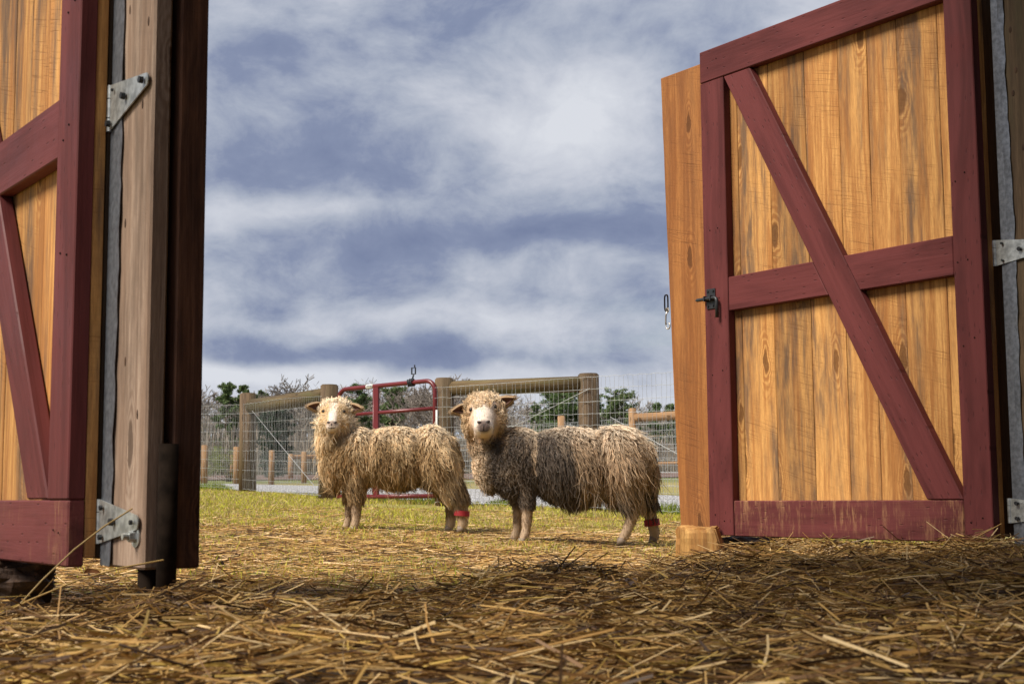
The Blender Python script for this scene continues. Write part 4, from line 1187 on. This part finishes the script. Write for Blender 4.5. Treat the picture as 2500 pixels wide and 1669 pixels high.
def fpost(parent, x, y, z0, z1, r, mat, name='post', seg=18):
    o = cyl(name, (x, y, z0 - 0.15), (x + random.uniform(-.012, .012), y, z1), r * 1.04, mat, parent, r1=r * 0.96, seg=seg, bevel=0.012); return o


P1 = (-3.41, 18.2); P2 = (-2.08, 15.9); P3 = (-0.72, 15.0); P4 = (0.796, 14.56)
def G(p): return float(gz(p[0], p[1]))
zT = {1: 1.675, 2: 1.595, 3: 1.585, 4: 1.585}
fa = empty('wire_fence'); tag(fa, 'left section of the woven wire fence, with a sloping log top rail', 'fence', 'near woven wire fence')
fpost(fa, *P1, G(P1), zT[1], 0.110, M['fence_wood']); fpost(fa, *P2, G(P2), zT[2], 0.105, M['fence_wood'])
cyl('rail', (P1[0] + .03, P1[1] - 0.02, 1.50), (P2[0] - .03, P2[1] + 0.02, 1.475), 0.095, M['rail_wood'], fa, r1=0.088, seg=18, bevel=0.01)
ptsA = [(-7.2, 21.8), (-5.2, 20.0), (-4.15, 18.95), (P1[0] - 0.03, P1[1] - 0.12), (P2[0] - 0.06, P2[1] - 0.11)]
zbA = [G(p) + 0.05 for p in ptsA]; ztA = [1.70, 1.63, 1.57, 1.535, 1.46]
wire_panel('wire_mesh', fa, ptsA, zbA, ztA, 0.051, 0.118, 0.0018, M['wire'])
def wire1(name, parent, p, q, r, mat=None):
    n = 9; t_ = np.linspace(0, 1, n)[:, None]; P = np.array(p)[None] * (1 - t_) + np.array(q)[None] * t_
    return link(name, tubes(P[None], np.array([[r]]), 6), mat or M['wire'], parent, True)
wire1('brace_wire', fa, (P1[0] + .02, P1[1] - 0.13, 1.50), (P2[0] - 0.1, P2[1] - 0.12, G(P2) + 0.12), 0.0032)
fb = empty('wire_fence'); tag(fb, 'right section of the woven wire fence behind the larger sheep, with log rail', 'fence', 'near woven wire fence')
fpost(fb, *P3, G(P3), zT[3], 0.104, M['fence_wood']); fpost(fb, *P4, G(P4), zT[4], 0.112, M['fence_wood'])
cyl('rail', (P3[0] + .03, P3[1], 1.475), (P4[0] - .08, P4[1], 1.475), 0.078, M['rail_wood'], fb, r1=0.084, seg=18, bevel=0.01)
ptsB = [(P3[0] - 0.10, P3[1] - 0.115), (P3[0] + 0.05, P3[1] - 0.12), (P4[0], P4[1] - 0.125), (1.57, 14.0), (3.6, 12.5)]
zbB = [G(p) + 0.05 for p in ptsB]; ztB = [1.485, 1.49, 1.53, 1.54, 1.56]
wire_panel('wire_mesh', fb, ptsB, zbB, ztB, 0.051, 0.118, 0.0018, M['wire'])
wire1('brace_wire', fb, (P4[0], P4[1] - 0.13, 1.42), (P3[0] + 0.3, P3[1] - 0.13, 0.85), 0.003)
wire1('brace_wire', fb, (1.0, 14.35, 1.12), (2.3, 13.4, 0.30), 0.003)
fpost(fb, 3.0, 12.95, G((3.0, 12.95)), 1.55, 0.1, M['fence_wood'])

# --- tubular gate
ga = empty('tube_gate', (P2[0] + 0.13, P2[1] - 0.10, 0)); tag(ga, 'dark red tubular steel gate between two fence posts behind the sheep', 'gate')
gd = Vector((P3[0] - 0.10 - (P2[0] + 0.13), P3[1] - 0.07 - (P2[1] - 0.10), 0)); gw = gd.length; ga.rotation_euler = (0, 0, math.atan2(gd.y, gd.x))
zlo, zl, zr = 0.335, 1.53, 1.555
r_ = 0.025
def gtube(name, pts, r, parent=ga, mat=None, sides=14):
    return link(name, tubes(np.array([pts], float), np.array([[r]]), sides, closed_ref=np.array([[[0.01, 1., 0.013]]]), cap=True), mat or M['gate_red'], parent, True)
def arc(cx, cz, r, a0, a1, n=9): return [(cx + r * math.cos(a), 0, cz + r * math.sin(a)) for a in np.linspace(a0, a1, n)]
cr = 0.12
frame = [(0, 0, zlo)] + arc(cr, zl - cr, cr, math.pi, math.pi / 2) + arc(gw - cr, zr - cr, cr, math.pi / 2, 0) + [(gw, 0, zlo - 0.01)]
gtube('frame', frame, r_)
gtube('bottom_rail', [(0.0, 0, zlo), (gw, 0, zlo)], r_ * 0.95)
for z in (1.255, 1.02, 0.80, 0.57): gtube('rail', [(0.0, 0, z - 0.02), (gw, 0, z + 0.005)], r_ * 0.82)
bm = bmesh.new(); box_bm(bm, (0.070, 0.03, zr - zlo - 0.03), (0.585, -0.006, (zr + zlo) / 2), bevel=0.006); link('upright', from_bm(bm), M['gate_red'], ga)
gtube('upright_edge', [(0.545, -0.012, zlo), (0.545, -0.012, zl)], 0.009)
gtube('sticker', [(0.435, 0, zl + 0.008), (0.535, 0, zl + 0.0105)], r_ + 0.0015, mat=M['white'])
for k in range(7):
    bm = bmesh.new(); box_bm(bm, (0.006 + 0.002 * (k % 2), 0.002, 0.012), (0.455 + k * 0.0115, -r_ - 0.0015, zl + 0.012)); link('sticker_mark', from_bm(bm), M['ink'], ga)
gtube('white_sleeve', [(gw + 0.022, 0, 0.9), (gw + 0.022, 0, 1.24)], r_ * 0.6, mat=M['white'])
# flexible tripod gripping the gate
gx = gw - 0.335
gt = empty('phone_tripod', ga.matrix_basis @ Vector((gx, 0, zr - 0.005)), ga.rotation_euler); tag(gt, 'small black flexible phone tripod wrapped round the top of the gate', 'tripod')
def helix(n, turns, r, w, ph): return [(w * (i / n - 0.5), r * math.cos(ph + i / n * turns * 6.28), r * math.sin(ph + i / n * turns * 6.28)) for i in range(n + 1)]
for ph in (0, 2.1, 4.2):
    P = np.array([helix(26, 1.1, 0.036, 0.075, ph)]); rr = np.array([[0.010 if i % 2 else 0.006 for i in range(27)]])
    link('tripod_leg', tubes(P, rr, 8), M['black_iron'], gt, True)
gtube('neck', [(0.01, 0, 0.03), (0.02, 0, 0.055), (0.03, 0, 0.085)], 0.009, gt, M['black_iron'])
bm = bmesh.new()
for x_, z_, w_, h_ in ((0.004, 0.125, 0.010, 0.075), (0.056, 0.125, 0.010, 0.075), (0.03, 0.090, 0.062, 0.008), (0.03, 0.158, 0.062, 0.007), (0.046, 0.175, 0.008, 0.03)): box_bm(bm, (w_, 0.014, h_), (x_, 0, z_), bevel=0.002)
link('phone_clamp', from_bm(bm), M['black_iron'], gt)

# --- far fences
ff = empty('far_fence'); tag(ff, 'far fence on the left with thin pale posts beyond the gravel road', 'fence', 'far fences')
FP = [(500, 1182, 98), (577, 1184, 93), (663, 1184, 84), (742, 1184, 78)]
fpts = []
for px, pyb, hp in FP:
    Y = 1.35 * 3440 / hp; X = (px - 1250) / 3440 * Y; z = G((X, Y)); fpts.append((X, Y)); fpost(ff, X, Y, z, z + 1.35, 0.115, M['far_wood'], seg=10)
ext = [(fpts[0][0] - 6, fpts[0][1] - 3.2)] + fpts + [(fpts[-1][0] + 5, fpts[-1][1] + 4)]
wire_panel('wire_mesh', ff, ext, [G(p) + 0.05 for p in ext], [G(p) + 1.25 for p in ext], 0.16, 0.16, 0.0045, M['wire'], False)
f2 = empty('far_fence'); tag(f2, 'short pale rail fence farthest off, beside the brown soil strip', 'fence', 'far fences')
p2 = []
for px, hp in ((567, 57), (710, 63)):
    Y = 1.35 * 3440 / hp; X = (px - 1250) / 3440 * Y; z = G((X, Y)); p2.append((X, Y)); fpost(f2, X, Y, z, z + 1.3, 0.14, M['far_wood'], seg=10)
a = p2[1]; b_ = (a[0] + 2.6, a[1] + 3.0); cyl('rail', (*a, G(a) + 1.15), (*b_, G(b_) + 1.15), 0.1, M['far_wood'], f2, seg=10); fpost(f2, *b_, G(b_), G(b_) + 1.3, 0.14, M['far_wood'], seg=10)
f3 = empty('far_fence'); tag(f3, 'log rail fence across the gravel road on the right, above the sheep rump', 'fence', 'far fences')
p3 = [(0.94, 27.0), (2.12, 25.0), (4.3, 22.6)]
for (X, Y), zt_ in zip(p3, (1.86, 1.87, 1.85)): fpost(f3, X, Y, G((X, Y)), zt_, 0.075 if X < 3 else 0.085, M['far_wood'], seg=12)
cyl('rail', (p3[1][0] + .05, p3[1][1], 1.70), (p3[2][0], p3[2][1], 1.69), 0.075, M['far_wood'], f3, seg=14)
cyl('rail', (p3[0][0], p3[0][1] - .1, 0.90), (p3[2][0], p3[2][1] - .1, 0.87), 0.028, M['far_wood'], f3, seg=10)
ext = [(-3.0, 32.0)] + p3
wire_panel('wire_mesh', f3, ext, [G(p) + 0.04 for p in ext], [1.72, 1.72, 1.70, 1.68], 0.06, 0.12, 0.003, M['wire'], False)

# ---------------------------------------------------------------- trees
def bare_tree_segments(h, seed, levels=6, spread=0.55, trunk=0.022, lean=0.0, up=0.25, split0=0.28, wide=1.3):
    rs = random.Random(seed); segs = []
    def grow(p, d, L, r, lv):
        n = 3 if lv < 3 else 2
        q = p
        for i in range(n):
            d = (d + Vector((rs.gauss(0, .10), rs.gauss(0, .10), rs.gauss(0, .05) + up * 0.12))).normalized()
            q2 = q + d * (L / n); r2 = r * (0.90 if i < n - 1 else 0.8)
            segs.append((q, q2, r, r2)); q, r = q2, r2
            if lv >= 1 and lv < levels and rs.random() < 0.6:
                sd = Vector((rs.gauss(0, 1), rs.gauss(0, 1), rs.gauss(0, .4))).normalized()
                grow(q, (d * 0.6 + sd * spread * 1.2).normalized(), L * rs.uniform(.45, .68), r * .55, lv + 2)
        if lv >= levels: return
        k = rs.choice((2, 3, 3)) if lv < 3 else rs.choice((2, 2, 3))
        for j in range(k):
            sd = Vector((rs.gauss(0, 1), rs.gauss(0, 1), rs.gauss(0, .35))).normalized()
            grow(q, (d + sd * spread * rs.uniform(.7, 1.3) + Vector((0, 0, up * .5))).normalized(), L * rs.uniform(.62, .86), r * rs.uniform(.55, .75), lv + 1)
    grow(Vector((0, 0, 0)), Vector((lean, 0, 1)).normalized(), h * split0, h * trunk, 0)
    mz = max(s[1].z for s in segs); k = h / mz
    k3 = Vector((k * wide, k * wide, k))
    return [(a * k3, b_ * k3, r0, r1) for a, b_, r0, r1 in segs]


def seg_mesh(segs, rmin, col, var=0.2, sides=3, zcut=None):
    P = np.array([[tuple(a), tuple(b_)] for a, b_, _, _ in segs]); Rr = np.array([[max(r0, rmin), max(r1, rmin)] for _, _, r0, r1 in segs])
    c_ = np.array(col)[None] * rng.uniform(1 - var, 1 + var, (len(segs), 1))
    return tubes(P, Rr, sides, c_)


def tree_from(segs, loc, rmin, col, label, group, trunk_r, rot=0.0):
    root = empty('bare_tree', loc, (0, 0, rot)); tag(root, label, 'tree', group)
    tr = [s for s in segs if s[2] > trunk_r]; cw = [s for s in segs if s[2] <= trunk_r]
    link('trunk', seg_mesh(tr, rmin, [x * 0.8 for x in col], sides=6), M['twig'], root); link('crown', seg_mesh(cw, rmin, col), M['twig'], root); return root


def leafcloud(centers, radii, n, size, col, var=0.3, flat=0.7):
    """leaf-sized faces spread through clumps"""
    k = rng.integers(0, len(centers), n); C_ = np.asarray(centers)[k]; R_ = np.asarray(radii)[k]
    d = rng.normal(size=(n, 3)); d /= np.linalg.norm(d, axis=1, keepdims=True); rr = rng.random((n, 1)) ** 0.45
    p = C_ + d * rr * R_[:, None] * np.array([1, 1, flat])
    a = rng.normal(size=(n, 3)); a /= np.linalg.norm(a, axis=1, keepdims=True); b_ = np.cross(a, rng.normal(size=(n, 3))); b_ /= np.linalg.norm(b_, axis=1, keepdims=True)
    s_ = size * rng.uniform(.6, 1.5, (n, 1))
    v = np.stack([p - a * s_, p + a * s_ * 0.2 + b_ * s_ * 0.45, p + a * s_], 1).reshape(-1, 3)
    me = bpy.data.meshes.new('leaves'); me.vertices.add(n * 3); me.vertices.foreach_set('co', v.ravel())
    me.loops.add(n * 3); me.loops.foreach_set('vertex_index', np.arange(n * 3, dtype=np.int32)); me.polygons.add(n); me.polygons.foreach_set('loop_start', np.arange(n, dtype=np.int32) * 3)
    me.update(calc_edges=True)
    c_ = np.asarray(col)[None] * rng.uniform(1 - var, 1 + var, (n, 1)) * rng.uniform(.9, 1.1, (n, 3))
    c_ = np.repeat(np.concatenate([c_, np.ones((n, 1))], 1), 3, axis=0)
    at_ = me.attributes.new('Col', 'FLOAT_COLOR', 'POINT'); at_.data.foreach_set('color', c_.ravel())
    return me


def pine(px, ytop, D, wpx, label, seed, col=(0.12, 0.165, 0.065), bushy=1.0, group='evergreens in the wood', low=0.15, n=8000):
    rs = random.Random(seed); X = (px - 1250) / 3440 * D; z0 = G((X, D)); ztop = EYE + (1212 + 0.0065 * (1250 - px) - ytop) / 3440 * D
    h = ztop - z0; w = wpx / 3440 * D / 2
    root = empty('pine_tree', (X, D, z0)); tag(root, label, 'tree', group)
    segs = []; cen = []; rad = []
    lean = rs.uniform(-.03, .03)
    for i in range(8): segs.append((Vector((lean * h * i / 8, 0, h * .96 * i / 8)), Vector((lean * h * (i + 1) / 8, 0, h * .96 * (i + 1) / 8)), h * .018 * (1 - i / 9), h * .018 * (1 - (i + 1) / 9)))
    nb = int(80 * bushy)
    for k in range(nb):
        t_ = rs.uniform(low, 0.97); prof = (math.sin(math.pi * min(1, (1 - t_) / (1 - low) * 0.80 + 0.10)) ** 0.7) * rs.uniform(.45, 1.08)
        a = rs.uniform(0, 6.28); L = max(0.1 * w, w * prof)
        p0 = Vector((lean * h * t_, 0, h * t_)); p1 = p0 + Vector((math.cos(a) * L, math.sin(a) * L, L * rs.uniform(0.0, .45)))
        segs.append((p0, p1, h * .006, h * .002))
        for f in (0.55, 0.8, 1.0):
            cen.append(tuple(p0.lerp(p1, f) + Vector((rs.gauss(0, .06 * w), rs.gauss(0, .06 * w), rs.gauss(0, .05 * w))))); rad.append(w * rs.uniform(.09, .22))
    cen.append((lean * h, 0, h * 0.97)); rad.append(w * 0.16)
    link('trunk', seg_mesh(segs, 0.02, (0.10, 0.075, 0.055)), M['twig'], root)
    link('crown', leafcloud(cen, rad, n, 0.16 * D / 120, col, 0.4), M['needle'], root)
    return root


tg = 'bare trees standing out from the wood'
BC = (0.22, 0.19, 0.165)
def bare(px, ytop, D, label, seed, **kw):
    X = (px - 1250) / 3440 * D; z0 = G((X, D)); ztop = EYE + (1212 + 0.0065 * (1250 - px) - ytop) / 3440 * D
    segs = bare_tree_segments(ztop - z0, seed, **kw)
    return tree_from(segs, (X, D, z0), 0.00022 * D, BC, label, tg, 0.02 * (ztop - z0) * 0.5, seed * 1.3)


bare(757, 917, 112, 'tallest leafless tree left of the gate, just beside the tall gate post', 3, spread=0.62, levels=6)
bare(722, 936, 112, 'shorter leafless tree left of the tallest bare tree, above the log rail', 5, spread=0.5, levels=6)
bare(1015, 932, 100, 'leafless tree seen through the upper right of the red gate', 8, spread=0.6, levels=6)
bare(1062, 910, 96, 'leafless tree rising just left of the post at the right gate end', 12, spread=0.55, levels=6)
bare(1125, 945, 104, 'leafless tree behind the ear of the larger sheep', 17, spread=0.6, levels=6)
bare(500, 925, 120, 'leafless tree at the far left beside the door timbers', 21, spread=0.55, levels=6)
pine(548, 938, 110, 62, 'thin crowned pine left of the leftmost fence post', 2)
pine(597, 938, 110, 56, 'pine rising directly behind the leftmost fence post', 4)
pine(633, 951, 111, 44, 'small rounded pine just right of the leftmost fence post', 6)
pine(652, 958, 112, 30, 'smallest pine at the right end of the left group', 7, n=2600)
pine(868, 937, 112, 90, 'pine whose tip shows above the left half of the red gate', 9)
pine(960, 944, 112, 90, 'pine behind the wide upright of the red gate', 10, low=0.1)
pine(1308, 980, 120, 34, 'small young pine left of the broad pine group', 13, low=0.1, n=2600)
pine(1362, 956, 108, 150, 'broad dense pine left of the tallest right fence post', 15, low=0.05, n=12000, col=(0.105, 0.155, 0.055))
pine(1432, 964, 110, 108, 'dense pine right behind the tallest right fence post', 16, low=0.05, n=9000, col=(0.105, 0.155, 0.055))
pine(1520, 950, 108, 110, 'tall pine with feathery crown between the right fence posts', 18, low=0.1, n=6000)
pine(1490, 965, 114, 40, 'narrow pine touching the tall feathery pine on its left', 19, low=0.1, n=3600)
pine(1596, 982, 116, 40, 'low pine near the overhanging plank of the right door', 23, low=0.1, n=3000)
pine(1632, 985, 116, 40, 'pine half hidden by the overhanging plank', 24, low=0.1, n=3000)
# dark cedar and a yellow-green shrub in front of the wood
pine(668, 985, 78, 96, 'dark broad cedar behind the left wire fence', 27, low=0.0, bushy=2.2, n=9000, col=(0.022, 0.048, 0.024), group='bushes before the wood')
X = (558 - 1250) / 3440 * 66; root = empty('shrub', (X, 66, G((X, 66)))); tag(root, 'yellow green shrub behind the left wire fence', 'shrub', 'bushes before the wood')
cen = [(random.gauss(0, .55), random.gauss(0, .4), random.uniform(.2, 1.5)) for _ in range(26)]
link('foliage', leafcloud(cen, [0.35] * 26, 3000, 0.06, (0.17, 0.19, 0.05), 0.3), M['needle'], root)
link('stem', seg_mesh([(Vector((0, 0, 0)), Vector(c_), .02, .008) for c_ in cen[:14]], .008, (0.1, .08, .05)), M['twig'], root)

# the wood behind, one mass
variants = [bare_tree_segments(9.0, 40 + i, levels=6, spread=0.62, up=0.15) for i in range(5)]
segP, segR = [], []
for k in range(88):
    D = random.uniform(118, 170); px = random.uniform(330, 1800); X = (px - 1250) / 3440 * D; z0 = G((X, D)); a = random.uniform(0, 6.28); s_ = random.uniform(.70, 1.0) * D / 140
    if 1250 < px < 1700: s_ *= 0.82
    if 800 < px < 1000: s_ *= 1.05
    sg = variants[k % 5]; ca, sa = math.cos(a), math.sin(a)
    A = np.array([[tuple(p), tuple(q)] for p, q, _, _ in sg]) * s_
    A = np.stack([A[..., 0] * ca - A[..., 1] * sa + X, A[..., 0] * sa + A[..., 1] * ca + D, A[..., 2] + z0], -1)
    segP.append(A); segR.append(np.array([[max(r0, .022), max(r1, .022)] for _, _, r0, r1 in sg]))
A = np.concatenate(segP); Rr = np.concatenate(segR)
wc = np.array([0.26, 0.225, 0.19])[None] * rng.uniform(.75, 1.25, (len(A), 1))
n = 26000                                                          # undergrowth stems
D = rng.uniform(98, 165, n); px = rng.uniform(380, 1750, n); X = (px - 1250) / 3440 * D; z0 = gz(X, D); hh = rng.uniform(1.0, 3.6, n) * (0.6 + 0.8 * vnoise(X * 0.15, D * 0.1, 6))
B = np.stack([np.stack([X, D, z0], -1), np.stack([X + rng.normal(0, .35, n), D + rng.normal(0, .3, n), z0 + hh], -1)], 1)
A = np.concatenate([A, B]); Rr = np.concatenate([Rr, np.stack([np.full(n, .035), np.full(n, .02)], 1)])
wc = np.concatenate([wc, np.array([0.27, 0.23, 0.19])[None] * rng.uniform(.6, 1.3, (n, 1))])
o = link('woodland', tubes(A, Rr, 2, wc), M['twig']); tag(o, 'grey brown leafless wood filling the background behind the fences', 'wood', kind='stuff')
n = 9000
cen = []
for k in range(70):
    D_ = random.uniform(100, 150); px = random.choice((random.uniform(480, 800), random.uniform(1250, 1700), random.uniform(500, 1700))); X_ = (px - 1250) / 3440 * D_; cen.append((X_, D_, G((X_, D_)) + random.uniform(.3, 3.2)))
o = link('evergreen_undergrowth', leafcloud(cen, rng.uniform(.7, 1.7, 70), n, 0.15, (0.08, 0.11, 0.045), .4), M['needle']); tag(o, 'dark evergreen undergrowth low in the wood', 'bushes', kind='stuff')

# ---------------------------------------------------------------- straw, grass, leaves
def straw_mesh(x, y, zf, L, r, pitch, yaw, bend, col, M_=3, sides=3):
    N = len(x); t_ = np.linspace(-.5, .5, M_)[None, :]
    cx, sx_ = np.cos(yaw)[:, None], np.sin(yaw)[:, None]; cp, sp = np.cos(pitch)[:, None], np.sin(pitch)[:, None]
    ln = L[:, None] * t_
    px = x[:, None] + ln * cp * cx; py = y[:, None] + ln * cp * sx_
    b_ = bend[:, None] * (1 - 4 * t_ ** 2) * L[:, None]
    px = px - sx_ * b_; py = py + cx * b_
    z = zf[:, None] + ln * sp + 0.35 * b_
    return tubes(np.stack([px, py, z], -1), r[:, None] * np.linspace(1.0, .8, M_)[None, :], sides, col)


def straw_cols(n, tone=1.0):
    a = np.array([[0.54, 0.33, 0.105], [0.36, 0.195, 0.055], [0.74, 0.53, 0.26], [0.17, 0.085, 0.028], [0.07, 0.036, 0.016], [0.50, 0.33, 0.08]])
    k = rng.choice(6, n, p=[.25, .20, .15, .18, .16, .06]); return a[k] * rng.uniform(.75, 1.2, (n, 1)) * tone


def region(n, y0, y1, cond, half=0.40, pad=0.38):
    xs_, ys_ = [], []; c_ = 0
    while c_ < n:
        y = np.sqrt(rng.uniform(y0 ** 2, y1 ** 2, n * 2)); x = rng.uniform(-1, 1, n * 2) * (half * y + pad)
        k = cond(x, y); xs_.append(x[k]); ys_.append(y[k]); c_ += k.sum()
    return np.concatenate(xs_)[:n], np.concatenate(ys_)[:n]


n = 66000
x, y = region(n, 1.25, 6.2, lambda x, y: (edge_dist(x, y) < 0.35 + 0.25 * rng.normal(size=len(x))) | (heap(x, y) > 0.3))
dp = rng.random(n)                                              # 0 = bottom of the layer, 1 = top
pitch = rng.normal(0, .05 + .20 * dp, n); up_ = rng.random(n) < 0.03; pitch = np.where(up_ & (y > 2.0), rng.uniform(.3, .9, n), pitch)
L = rng.uniform(.05, .17, n); L = np.where(rng.random(n) < .35, rng.uniform(.02, .06, n), L); L = np.where((rng.random(n) < .04) & (y > 2.2), rng.uniform(.17, .28, n), L)
z = bed(x, y) - 0.02 + dp ** 1.1 * 0.068 * (0.4 + 1.1 * vnoise(x * 5, y * 6, 18))
yaw = 2.2 * (vnoise(x * 2.1, y * 2.6, 15) - 0.5) + rng.normal(0, .5, n)
yaw = np.where(rng.random(n) < .55, rng.uniform(0, 3.1416, n), yaw)
bend = np.where(rng.random(n) < .2, rng.normal(0, .16, n), rng.normal(0, .03, n))
cs = straw_cols(n, 1.0) * (0.75 + 0.5 * vnoise(x * 3, y * 3, 17))[:, None]
k = np.arange(n) < n * 0.38
ma = straw_mesh(x[k], y[k], z[k], L[k], rng.uniform(.0009, .0021, k.sum()), pitch[k], yaw[k], bend[k], cs[k])
k = ~k
mb = straw_mesh(x[k], y[k], z[k], L[k] * .9, rng.uniform(.0009, .0023, k.sum()), pitch[k], yaw[k], bend[k], cs[k], 3, 2)
bm = bmesh.new(); bm.from_mesh(ma); bm.from_mesh(mb); ma = from_bm(bm)
o = link('straw_bedding', ma, M['straw'])
tag(o, 'thick golden straw bedding covering the barn floor', 'straw', kind='stuff')
n = 40000
x, y = region(n, 3.4, 13.5, lambda x, y: (edge_dist(x, y) > 0.15) & (rng.random(len(x)) < np.where(y < 9.5, 1.0, 0.25) * (0.35 + 0.9 * vnoise(x * 2.2, y * 1.4, 61))), 0.30, 0.3)
pitch = rng.normal(0, .10, n); L = rng.uniform(.04, .20, n)
z = np.maximum(gz(x, y), bed(x, y) + 0.004) + rng.random(n) * 0.022
o = link('straw_litter', straw_mesh(x, y, z, L, rng.uniform(.0012, .0024, n), pitch, rng.uniform(0, 3.14, n), rng.normal(0, .08, n), straw_cols(n) * np.array([1.4, 1.42, 1.6]), 2), M['straw'])
tag(o, 'loose pale straw scattered over the grass outside the doorway', 'straw', kind='stuff')
# tall stalks poking out of the bedding
n = 80
x, y = region(n, 2.4, 5.6, lambda x, y: edge_dist(x, y) < 0.3)
pitch = rng.uniform(.45, 1.35, n) * np.where(rng.random(n) < .5, 1, -1); L = rng.uniform(.04, .11, n)
o = link('straw_stalks', straw_mesh(x, y, bed(x, y) + np.abs(np.sin(pitch)) * L * .5, L, rng.uniform(.0011, .002, n), pitch, rng.uniform(0, 6.28, n), rng.normal(0, .06, n), straw_cols(n, .8), 4, 5), M['straw'])
tag(o, 'single straw stalks poking up out of the bedding', 'straw', kind='stuff')
# long straws leaning on the left post, as in front of the lower hinge
a0 = np.array([[-0.97, 2.75, .10], [-1.0, 2.7, .09]]); a1 = np.array([[-0.80, 2.98, .30], [-0.72, 2.93, .195]])
tt = np.linspace(0, 1, 5)[None, :, None]; P = a0[:, None] * (1 - tt) + a1[:, None] * tt; P[:, :, 2] += 0.02 * np.sin(tt[..., 0] * 3.1)
o = link('leaning_straws', tubes(P, np.full((2, 5), .0018), 6, np.array([[.42, .29, .12], [.5, .33, .12]])), M['straw']); tag(o, 'two long straws leaning against the left hinge post', 'straw', kind='stuff')

# grass
n = 54000
def gcond(x, y):
    d = np.where(y < 7.5, .30, np.where(y < 9.3, .55, 1.0)) * smooth01(vnoise(x * 1.6, y * 1.1, 71) * .7 + vnoise(x * 5, y * 4, 74) * .4, .25, .75)
    lim = np.interp(x, [-5, -3.6, -2.2, -.9, .9, 1.7, 5], [20.6, 18.8, 16.7, 15.6, 14.9, 14.4, 12.2])
    return (edge_dist(x, y) > 0.2) & (y < lim + 0.25 * rng.normal(size=len(x))) & (rng.random(len(x)) < d)
x, y = region(n, 4.2, 20.5, gcond, 0.28, 0.4)
hgt = rng.uniform(.015, .045, n) * (0.6 + 0.9 * vnoise(x * 1.2, y * 1.2, 72)); lean = rng.normal(0, .45, (n, 2)) * hgt[:, None]
z = gz(x, y)
P = np.stack([np.stack([x, y, z - .004], -1), np.stack([x + lean[:, 0] * .35, y + lean[:, 1] * .35, z + hgt * .6], -1), np.stack([x + lean[:, 0], y + lean[:, 1], z + hgt], -1)], 1)
w = rng.uniform(.0016, .0030, n)[:, None] * np.clip(y / 8, 1, 2)[:, None] * np.array([[1, .8, .15]])
gc = mixc((0.38, 0.41, 0.035), (0.62, 0.54, 0.085), rng.random(n)); dry = rng.random(n) < .25 + .35 * vnoise(x * .9, y * .7, 73); gc[dry] = np.array([0.50, 0.38, 0.17]); gc *= rng.uniform(.7, 1.25, (n, 1))
o = link('grass', tubes(P, w, 2, gc), M['grass']); tag(o, 'short yellow green grass growing between the straw and the fence', 'grass', kind='stuff')
# taller tufts along the fence and gravel edge
n = 9000; k = rng.random(n)
lx = rng.uniform(-5, 3, n); ly = np.interp(lx, [-5, -3.6, -2.2, -.9, .9, 1.7, 5], [20.6, 18.8, 16.7, 15.6, 14.9, 14.4, 12.2]) + rng.normal(-.15, .16, n)
keep = vnoise(lx * 2.5, ly * 0.7, 81) > 0.38; lx, ly = lx[keep], ly[keep]; n = len(lx); hgt = rng.uniform(.05, .16, n) * vnoise(lx * 2.5, ly * .7, 81); ln = rng.normal(0, .35, (n, 2)) * hgt[:, None]; z = gz(lx, ly)
P = np.stack([np.stack([lx, ly, z], -1), np.stack([lx + ln[:, 0] * .4, ly + ln[:, 1] * .4, z + hgt * .6], -1), np.stack([lx + ln[:, 0], ly + ln[:, 1], z + hgt], -1)], 1)
o = link('grass_tufts', tubes(P, rng.uniform(.003, .006, (n, 1)) * np.array([[1, .8, .1]]), 2, mixc((0.16, 0.24, 0.03), (0.30, 0.32, 0.06), rng.random(n))), M['grass']); tag(o, 'taller green tufts along the edge of the gravel road', 'grass', kind='stuff')

# dead leaves and bark scraps
def leaves(n, x, y, z, size, cols):
    V, F, C_ = [], [], []
    for i in range(n):
        s_ = size[i]; a = random.uniform(0, 6.28); tilt = Matrix.Rotation(a, 3, 'Z') @ Matrix.Rotation(random.gauss(0, .5), 3, 'X') @ Matrix.Rotation(random.gauss(0, .5), 3, 'Y'); b0 = len(V); cu = random.uniform(-.35, .35)
        rows = 6
        for j in range(rows):
            t_ = j / (rows - 1); w = math.sin(math.pi * (0.04 + .93 * t_)) ** .8 * .36 * (1 + .25 * random.uniform(-1, 1))
            for s2 in (-1, 0, 1):
                p = tilt @ Vector(((t_ - .5) * s_, s2 * w * s_, (cu * (t_ - .5) ** 2 * 2 + abs(s2) * .12 + .05 * random.uniform(-1, 1)) * s_)); V.append((x[i] + p.x, y[i] + p.y, z[i] + p.z)); C_.append((*cols[i], 1))
        for j in range(rows - 1):
            for s2 in (0, 1): q = b0 + j * 3 + s2; F.append((q, q + 1, q + 4, q + 3))
    me = bpy.data.meshes.new('leaves'); me.from_pydata(V, [], F); at_ = me.attributes.new('Col', 'FLOAT_COLOR', 'POINT'); at_.data.foreach_set('color', np.array(C_).ravel()); me.polygons.foreach_set('use_smooth', [True] * len(F)); return me
n = 150
cx_ = rng.normal(-0.25, .22, n); cy_ = 3.95 + cx_ * .6 + rng.normal(0, .10, n)
x2, y2 = region(40, 3.2, 6.5, lambda x, y: rng.random(len(x)) < .5, .3, .2); x = np.concatenate([cx_, x2]); y = np.concatenate([cy_, y2]); n = len(x)
zz2 = np.maximum(bed(x, y), gz(x, y)) + .022; lc = np.array([(0.10, .055, .035), (.055, .035, .028), (.20, .085, .03), (.14, .10, .085)])[rng.integers(0, 4, n)]
o = link('dead_leaves', leaves(n, x, y, zz2, rng.uniform(.025, .06, n), lc), M['leaf']); tag(o, 'dark dead leaves and bark scraps lying at the edge of the straw', 'leaves', kind='stuff')
